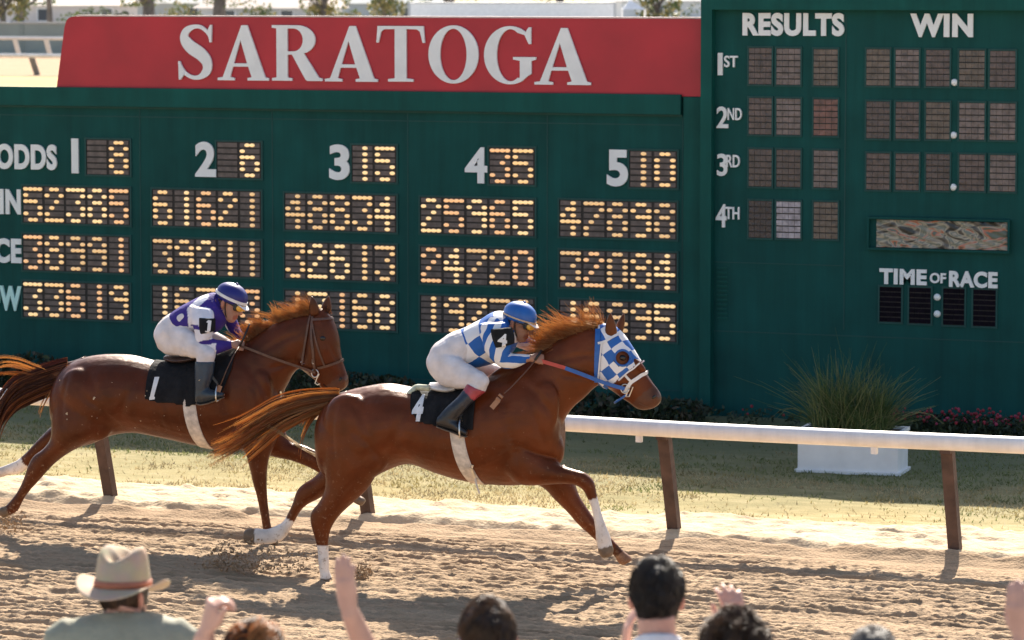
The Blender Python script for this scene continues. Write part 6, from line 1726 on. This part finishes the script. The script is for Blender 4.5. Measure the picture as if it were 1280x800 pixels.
# ================================================================== THE CROWD BY THE TRACK
APRON = 0.72
SK2 = (0.56, 0.30, 0.22)
def hair_short(c, F, U, s, n, ln, mats, parent, curl=0.0, low=-.06, hi=9.0, bald=0.0, r=.0012, lift=.010, messy=.35, pick=(0, 0, 1), locks=90):
    """hair combed from the crown of the head outwards, lying along the scalp in small locks"""
    S = F.cross(U)
    RX, RY, RZ = .0785, .100, .097
    cz = .022
    def scalp(d, k=1.0): return c + S * d.x * RX * k * s + F * (d.y * RY * k - .004) * s + U * (d.z * RZ * k + cz) * s
    whorl = Vector((.15, -.55, .82)).normalized()
    roots = []; k = 0; LK = []
    def ok(d):
        h = d.z * RZ + cz
        return not (h < low or h > hi or (d.y > .45 and d.z < .62) or (abs(d.x) > .8 and d.y > -.1 and d.z < .15))
    while len(LK) < locks:
        d = Vector(rng.normal(0, 1, 3)).normalized()
        if ok(d): LK.append((d, Vector(rng.normal(0, messy, 3)), rng.uniform(.3, 1.4), rng.uniform(0, 6.3), int(rng.choice(pick))))
    LD = np.array([list(l[0]) for l in LK])
    while k < n:
        d = Vector(rng.normal(0, 1, 3)).normalized()
        if not ok(d): continue
        if bald and d.z > .7 and rng.random() < bald: continue
        k += 1
        L_ = LK[int((LD @ np.array(d)).argmax())]
        t_ = d - whorl; t_ = (t_ - d * t_.dot(d)).normalized() * .8 + L_[1]
        if d.z < .45: t_ += Vector((0, -.1, -.7))
        else: t_ += Vector((.15, .35, 0))
        t_ = (t_ - d * t_.dot(d)).normalized()
        l_ = ln * rng.uniform(.7, 1.15) / .09
        pts = []
        a2 = d.cross(t_)
        for t in (0, .2, .4, .6, .8, 1):
            q = (d + t_ * l_ * t + a2 * (math.sin(t * 8 + L_[3]) * curl / .09 * t if curl else 0)).normalized()
            pts.append(scalp(q, 1.0 + (lift * L_[2] * (.4 + math.sin(t * 2.6) * (1 + rng.normal(0, .15))) + (curl * .8 * (math.cos(t * 9 + L_[3]) + 1) if curl else 0)) / .09))
        roots.append((pts, r, .0005, L_[4] if rng.random() < .75 else int(rng.choice(pick))))
    return strands('hair', roots, mats, parent)

def spectator(label, px, py, depth, turn, shirt, hair, size=1.0, arms=(), neck_w=.058, skin=SK2, coll=None, shoulder=.19, trousers=(.05, .06, .09), tilt=0.05, drop=(.125, .095), group='spectators standing along the track'):
    c = camp(px, py, depth)
    F = Vector((FWD.x, FWD.y, 0)).normalized(); Fr = Matrix.Rotation(turn, 3, 'Z') @ F
    Hd = (Fr - ZV * tilt).normalized()
    base = Vector((c.x - F.x * .05, c.y - F.y * .05, APRON))
    t = thing('person', base, label, 'spectator', group)
    s = size
    B = F                                                         # the body faces the track
    S = B.cross(ZV).normalized()                                  # towards the picture's right
    nb = c - ZV * drop[0] * s - B * .035 * s
    sh = nb - ZV * drop[1] * s - B * .015
    hip = sh - ZV * .52 * s
    ft = APRON
    b = Body()
    _, U, Hf = head(b, c, Hd, ZV, s, skin)
    b.tube([c - ZV * .06 * s - Hf * .03 * s, nb, sh + ZV * .01], [.058 * s * neck_w / .058, neck_w * s, .075 * s], [skin] * 3, sub=3, n=16)
    TS = [(sh + ZV * .035 * s, .045, .10), (sh + ZV * .005, .075, shoulder * .88), (sh - ZV * .06 * s, .105, shoulder), (sh - ZV * .18 * s, .12, .17), (sh - ZV * .34 * s, .105, .15), (hip + ZV * .05, .11, .16), (hip - ZV * .06, .115, .17)]
    tor = [(p - B * d * s, p + B * d * s, w_ * s) for p, d, w_ in TS]
    b.loft(dup_col(tor, None, .92), S, [skin] * len(tor), n=22)
    leg = {}
    for q in (1, -1):
        h0 = hip + S * q * .09 * s; kn = Vector((h0.x, h0.y, ft + (h0.z - ft) * .52)) + B * .01; an = Vector((h0.x, h0.y, ft + .09))
        leg[q] = ([h0 + ZV * .02, (h0 + kn) / 2, kn, (kn + an) / 2 + B * -.015, an], [.085 * s, .075 * s, .055 * s, .052 * s, .036 * s])
        b.tube(*leg[q], [skin] * 5, sub=3, n=14)
        b.tube([an - B * .04 - ZV * .045, an + B * .05 - ZV * .05, an + B * .17 - ZV * .06], [.035, .038, .026], [skin] * 3, sub=2, n=12)
    sleeves = []
    for q in (1, -1):
        sj = sh + S * q * (shoulder - .02) * s - ZV * .048 * s
        A = [a for a in arms if a['side'] == q]
        if A:
            a = A[0]
            wr = camp(*a['wrist']); el = camp(*a['elbow'])
            Fd = (camp(*a['tip']) - wr)
        else:
            el = sj - ZV * .29 * s + S * q * .04; wr = el - ZV * .24 * s + B * .05; Fd = Vector((0, 0, -1)); a = {}
        b.tube([sj, (sj + el) / 2, el, el.lerp(wr, .35), wr], [.056 * s, .047 * s, .041 * s, .042 * s, .028 * s], [skin] * 5, sub=3, n=14)
        pn = Vector(a['palm']) if 'palm' in a else -S * q
        if 'palm' in a: pn = S * a['palm'][0] + B * a['palm'][1] + ZV * a['palm'][2]
        hand(b, wr, Fd, pn, a.get('thumb', 1), a.get('size', 1.0), a.get('curl', (.25, .3, .2)), a.get('spread', .05), skin, a.get('tcurl', .4), a.get('tout', .8))
        k = a.get('sleeve', .9)
        if k <= 1: P = [sj - S * q * .03, sj, sj.lerp(el, .5 * k), sj.lerp(el, k)]; rr = [.06 * s, .068 * s, .062 * s, .060 * s]
        else: P = [sj - S * q * .03, sj, (sj + el) / 2, el, el.lerp(wr, k - 1)]; rr = [.06 * s, .068 * s, .06 * s, .055 * s, .042 * s]
        sleeves.append((P, rr))
    bo = link_mesh('body', b.mesh(.0058, 3), M['skin'], t)
    eyes(c, Hf, U, s, t)
    g = Body()
    g.loft(tor, S, [shirt] * len(tor), n=24, grow=.012)
    for P, rr in sleeves: g.tube(P, rr, [shirt] * len(P), sub=3, n=16)
    if coll:
        g.loft([(sh + ZV * .055 * s - B * .085 * s, sh + ZV * .02 * s + B * .085 * s, .092 * s), (nb + ZV * .030 * s - B * .076 * s, nb - ZV * .03 * s + B * .075 * s, .078 * s)], S, [coll] * 2, n=20)
    gm = g.mesh(.0085, 3)
    dv = np.empty(len(gm.vertices) * 3, np.float32); gm.vertices.foreach_get('co', dv); dv = dv.reshape(-1, 3)
    nv = np.empty(len(gm.vertices) * 3, np.float32); gm.vertices.foreach_get('normal', nv); nv = nv.reshape(-1, 3)
    dv += nv * (.012 * vnoise(dv[:, 0] * 9 + dv[:, 2] * 5, dv[:, 2] * 8, 81)[:, None])
    gm.vertices.foreach_set('co', dv.ravel()); gm.update()
    link_mesh('shirt', gm, M['cloth'], t)
    tr_ = Body()
    tr_.loft(tor[-3:], S, [trousers] * 3, grow=.008)
    for q in (1, -1): tr_.tube(leg[q][0], [r_ * 1.12 + .012 for r_ in leg[q][1]], [trousers] * 5, sub=3, n=16)
    link_mesh('trousers', tr_.mesh(.012, 3), M['cloth'], t)
    for q in (1, -1):
        an = leg[q][0][-1]; so_ = Body()
        so_.tube([an - B * .05 - ZV * .04, an + B * .05 - ZV * .045, an + B * .19 - ZV * .06], [.045, .047, .034], [(.02, .015, .012)] * 3, sub=3, n=12)
        link_mesh('shoe', so_.mesh(.01, 2), M['boot'], t)
    if hair: hair(c, Hf, U, s, t)
    return t, c, Hf, U, S, s

def capmesh(c, F, U, s, col, parent, low=-.05, grow=.006, name='scalp_hair'):
    """the dense mass of hair close to the skull"""
    b = Body(); head(b, c, F, U, s, col, hair_only=True)
    V, Fc = b.mb.v, b.mb.f
    S = F.cross(U)
    k = [f for f in Fc if all(((V[i] - c).dot(U) > low * s and not ((V[i] - c).dot(F) > .045 * s and (V[i] - c).dot(U) < .065 * s)) for i in f)]
    o = link_mesh(name, mesh([c + (v - c) * 1.0 + (v - c).normalized() * grow for v in V], k, True), mat('hair_mass', col, .6, .35, 40, .5, 120), parent)
    return o
def hm(n, c, tr=.3): return mat(n, c, .42, .35, 30, trans=tr, spec=.55, trcol=tuple(min(.85, x * 2.1 + .015) for x in c))
DK = [hm('black_hair', (.024, .016, .012), .25), hm('black_hair_b', (.045, .029, .020), .3)]
BR = [hm('brown_hair', (.065, .034, .020), .3), hm('brown_hair_b', (.15, .085, .045), .45)]
BL = [hm('blond_hair', (.44, .215, .075), .5), hm('brown_under', (.075, .036, .018), .35)]
GY_ = [hm('grey_hair', (.30, .27, .24), .35), hm('dark_grey_hair', (.06, .05, .045), .3)]

def h_dark(c, F, U, s, t):
    capmesh(c, F, U, s, (.016, .012, .010), t, -.075); hair_short(c, F, U, s, 6000, .034, DK, t, low=-.085, lift=.009)
def h_brown(c, F, U, s, t):
    capmesh(c, F, U, s, (.030, .017, .011), t, -.06); hair_short(c, F, U, s, 6000, .036, BR, t, low=-.075, lift=.010, messy=.5)
def h_curl(c, F, U, s, t):
    capmesh(c, F, U, s, (.024, .015, .011), t, -.06, .012); hair_short(c, F, U, s, 6000, .045, BR, t, curl=.012, low=-.09, r=.0014, lift=.016, messy=.9, locks=160)
def h_blond(c, F, U, s, t):
    capmesh(c, F, U, s, (.07, .032, .015), t, -.08, .012); hair_short(c, F, U, s, 7000, .075, BL, t, curl=.006, low=-.10, r=.0013, pick=(0, 1, 0, 1), lift=.017, messy=.6, locks=110)
def h_grey(c, F, U, s, t):
    capmesh(c, F, U, s, (.05, .043, .038), t, -.07); hair_short(c, F, U, s, 5000, .022, GY_, t, low=-.08, bald=.4, lift=.005)

# man in the straw hat
th, c, F, U, S, s = spectator('man in a pale fedora with a rust band and sage grey shirt', 155, 744, 12.4, -.55, (.27, .265, .20), lambda *a: (capmesh(*a[:4], (.05, .035, .025), a[4], -.07), hair_short(*a[:4], 1500, .03, BR, a[4], low=-.085, hi=.012, lift=.004)), .98, coll=(.29, .28, .21), shoulder=.22, tilt=.10, drop=(.070, .022))
HB = c + U * .030 * s - F * .008
Bk = Vector((FWD.x, FWD.y, 0)).normalized()
hf = Matrix.Rotation(-.35, 3, 'Z') @ Bk; hs_ = hf.cross(ZV).normalized(); hu = (ZV + hf * .05).normalized(); hf = hu.cross(hs_) * -1 if hu.cross(hs_).dot(hf) < 0 else hu.cross(hs_)
hat = None
n_ = 56
V = []; Fc = []
m_straw = bpy.data.materials.new('woven_straw'); m_straw.use_nodes = True
t_ = m_straw.node_tree; N = t_.nodes; p = N['Principled BSDF']; p.inputs['Roughness'].default_value = .8
tc = N.new('ShaderNodeTexCoord'); wv = N.new('ShaderNodeTexChecker'); wv.inputs['Scale'].default_value = 260; wv.inputs['Color1'].default_value = (.68, .53, .37, 1); wv.inputs['Color2'].default_value = (.55, .42, .29, 1)
nz = N.new('ShaderNodeTexNoise'); nz.inputs['Scale'].default_value = 18; mxx = N.new('ShaderNodeMix'); mxx.data_type = 'RGBA'; mxx.blend_type = 'MULTIPLY'; mxx.inputs[0].default_value = .35
t_.links.new(tc.outputs['Object'], wv.inputs['Vector']); t_.links.new(tc.outputs['Object'], nz.inputs['Vector']); t_.links.new(wv.outputs['Color'], mxx.inputs[6]); t_.links.new(nz.outputs['Color'], mxx.inputs[7]); t_.links.new(mxx.outputs[2], p.inputs['Base Color'])
tl = N.new('ShaderNodeBsdfTranslucent'); tl.inputs['Color'].default_value = (.6, .42, .28, 1); ms = N.new('ShaderNodeMixShader'); ms.inputs[0].default_value = .22
t_.links.new(p.outputs[0], ms.inputs[1]); t_.links.new(tl.outputs[0], ms.inputs[2]); t_.links.new(ms.outputs[0], N['Material Output'].inputs[0])
def hatpt(rx, ry, z, a): return HB + hs_ * rx * math.cos(a) + hf * ry * math.sin(a) + hu * z
# crown: sides up to the crease, then the pinched top
rings = [(.093, .110, 0, 0), (.092, .108, .02, 0), (.090, .104, .045, 0), (.087, .099, .07, 0), (.082, .093, .092, 0), (.075, .086, .106, 0), (.064, .075, .112, .2), (.048, .058, .110, .6), (.028, .036, .103, 1), (.008, .012, .099, 1)]
for rx, ry, z, dent in rings:
    for j in range(n_):
        a = 2 * math.pi * j / n_
        x, y = math.cos(a), math.sin(a)
        zz = z
        if z > .06:
            e = (z - .06) / .065
            zz += e * (.022 * abs(x) ** 1.5 - .030 * max(0, -y) ** 1.6 + .010)         # higher at the sides, dipping at the back
        if dent: zz -= dent * .030 * math.exp(-(x * rx / .024) ** 2)
        pinch = 1 - .22 * max(0, y) ** 1.5 * min(1, z / .1) * (abs(x) > .0)
        V.append(hatpt(rx * pinch, ry, zz, a))
m_ = len(rings)
Fc = [(i * n_ + j, i * n_ + (j + 1) % n_, (i + 1) * n_ + (j + 1) % n_, (i + 1) * n_ + j) for i in range(m_ - 1) for j in range(n_)] + [tuple((m_ - 1) * n_ + j for j in range(n_))]
hat = link_mesh('fedora', mesh(V, Fc, True), m_straw, th)
V = []; br = [(.092, .109), (.110, .126), (.130, .145), (.149, .163), (.156, .170), (.156, .170), (.149, .163), (.130, .145), (.110, .126), (.092, .109)]
for i, (rx, ry) in enumerate(br):
    for j in range(n_):
        a = 2 * math.pi * j / n_; x, y = math.cos(a), math.sin(a)
        e = (rx - .092) / .064
        z = e ** 1.3 * (.032 * abs(x) ** 2.2 - .028 * max(0, -y) ** 1.4 - .030 * max(0, y) ** 1.4) + (.0015 if i < 5 else -.0025)
        V.append(hatpt(rx, ry, z, a))
m_ = len(br)
Fc = [(i * n_ + j, i * n_ + (j + 1) % n_, (i + 1) * n_ + (j + 1) % n_, (i + 1) * n_ + j) for i in range(m_ - 1) for j in range(n_)]
link_mesh('brim', mesh(V, Fc, True), m_straw, hat)
V = []
for z, g in ((.003, .0015), (.003, .0035), (.026, .0035), (.026, .0015)):
    rx = .093 - (z / .05) * .005; ry = .110 - (z / .05) * .007
    for j in range(n_): V.append(hatpt(rx + g, ry + g, z, 2 * math.pi * j / n_))
Fc = [(i * n_ + j, i * n_ + (j + 1) % n_, ((i + 1) % 4) * n_ + (j + 1) % n_, ((i + 1) % 4) * n_ + j) for i in range(4) for j in range(n_)]
link_mesh('hat_band', mesh(V, Fc, True), mat('rust_band', (.36, .12, .065), .7, .15, 30), hat)

spectator('tousled light brown haired person clapping with a fist raised beside the head', 320, 838, 10.7, .05, (.30, .20, .18), h_blond, 1.0,
          arms=[dict(side=-1, elbow=(246, 845, 10.72), wrist=(257, 792, 10.62), tip=(266, 752, 10.60), palm=(.9, .3, .25), thumb=-1, curl=(.95, 1.0, .6), tcurl=-.4, tout=.45, spread=.02, sleeve=.6, size=1.05)])
spectator('short brown haired person in glasses with the left arm stretched up', 610, 800, 10.9, .18, (.22, .24, .28), h_brown, .98,
          arms=[dict(side=-1, elbow=(478, 862, 10.9), wrist=(437, 764, 10.7), tip=(430, 718, 10.68), palm=(.6, .75, 0), thumb=1, curl=(.12, .2, .15), tcurl=.1, tout=.45, spread=.035, sleeve=.45, size=1.0)])
spectator('person with neat black hair and a white collar', 821, 746, 11.2, -.12, (.70, .69, .70), h_dark, .95, coll=(.72, .71, .72), neck_w=.062,
          arms=[dict(side=-1, elbow=(768, 884, 11.3), wrist=(781, 814, 11.5), tip=(785, 780, 11.5), palm=(.9, .2, 0), thumb=1, curl=(.2, .25, .2), tcurl=.2, spread=.02, sleeve=1.6, size=.85)])
spectator('curly brown haired person clapping with fingers showing above the hair', 919, 822, 10.8, .0, (.16, .14, .15), h_curl, .95,
          arms=[dict(side=1, elbow=(965, 868, 11.35), wrist=(921, 789, 11.4), tip=(914, 745, 11.4), palm=(-.2, .9, .1), thumb=1, curl=(.3, .5, .4), tcurl=.3, spread=.11, sleeve=.7)])
spectator('person with cropped greying hair, only the top of the head in view', 1091, 832, 10.7, .1, (.28, .27, .26), h_grey, .94)
spectator('person at the right edge of whom only a raised pink hand shows', 1340, 832, 10.8, .1, (.32, .25, .24), h_brown, 1.0,
          arms=[dict(side=-1, elbow=(1284, 872, 10.7), wrist=(1277, 795, 10.6), tip=(1270, 752, 10.58), palm=(.6, .6, 0), thumb=1, curl=(.25, .3, .25), tcurl=.3, spread=.03, sleeve=.6)])
# glasses
for o in [x for x in bpy.data.objects if x.get('label', '').startswith('short brown haired person in glasses')]:
    c = camp(610, 800, 10.9); F = Matrix.Rotation(.18, 3, 'Z') @ Vector((FWD.x, FWD.y, 0)).normalized(); S = F.cross(ZV).normalized()
    mb = MB()
    for q in (1, -1):
        e = c + F * .108 + S * q * .034 - ZV * .002
        mb.tube([e + (S * math.cos(2 * math.pi * i / 18) * .027 + ZV * math.sin(2 * math.pi * i / 18) * .021) for i in range(19)], .0022, 6)
        mb.tube([c + F * .106 + S * q * .060 + ZV * .006, c + F * .06 + S * q * .080 + ZV * .006, c - F * .015 + S * q * .084 + ZV * .004], .0045, 7)
    mb.tube([c + F * .11 - S * .008, c + F * .112, c + F * .11 + S * .008], .002, 6)
    mb.build('glasses', mat('silver_frame', (.75, .75, .75), .2, .05, metal=1.0), o, smooth=True)

# dirt thrown up by the hooves
cl = MB()
def clod(q, r_, mi):
    v = [q + Vector(rng.normal(0, 1, 3)) * r_ * .75 for _ in range(6)]
    cl.add(v, [(0, 1, 2), (0, 2, 3), (0, 3, 4), (0, 4, 1), (5, 2, 1), (5, 3, 2), (5, 4, 3), (5, 1, 4)], mi)
for px, py, n_, sx, sy in ((453, 722, 520, 5, 8), (279, 697, 420, 13, 11), (318, 697, 260, 22, 12), (10, 652, 420, 13, 8), (352, 704, 200, 20, 10), (300, 706, 300, 30, 6)):
    for i in range(n_):
        x, y = px + rng.normal(0, sx), py + rng.normal(0, sy)
        y = min(y, py + 12)
        pl_ = P1 if px > 20 else P2
        q = pl_.pt(x, y, .05 + rng.normal(0, .08))
        if q.z < 0.01: q.z = rng.uniform(.005, .05)
        clod(q, abs(rng.normal(0, .0045)) + .002, 0)
for i in range(26):
    clod(P2.pt(rng.uniform(60, 290), rng.uniform(470, 600), .3 + rng.uniform(.05, .4)), abs(rng.normal(0, .003)) + .003, 1)
fd = cl.build('flying_dirt', [m_dirt, m_sand])
tag(fd, 'clods and crumbs of dirt thrown up behind the galloping hooves', 'dirt', kind='stuff')
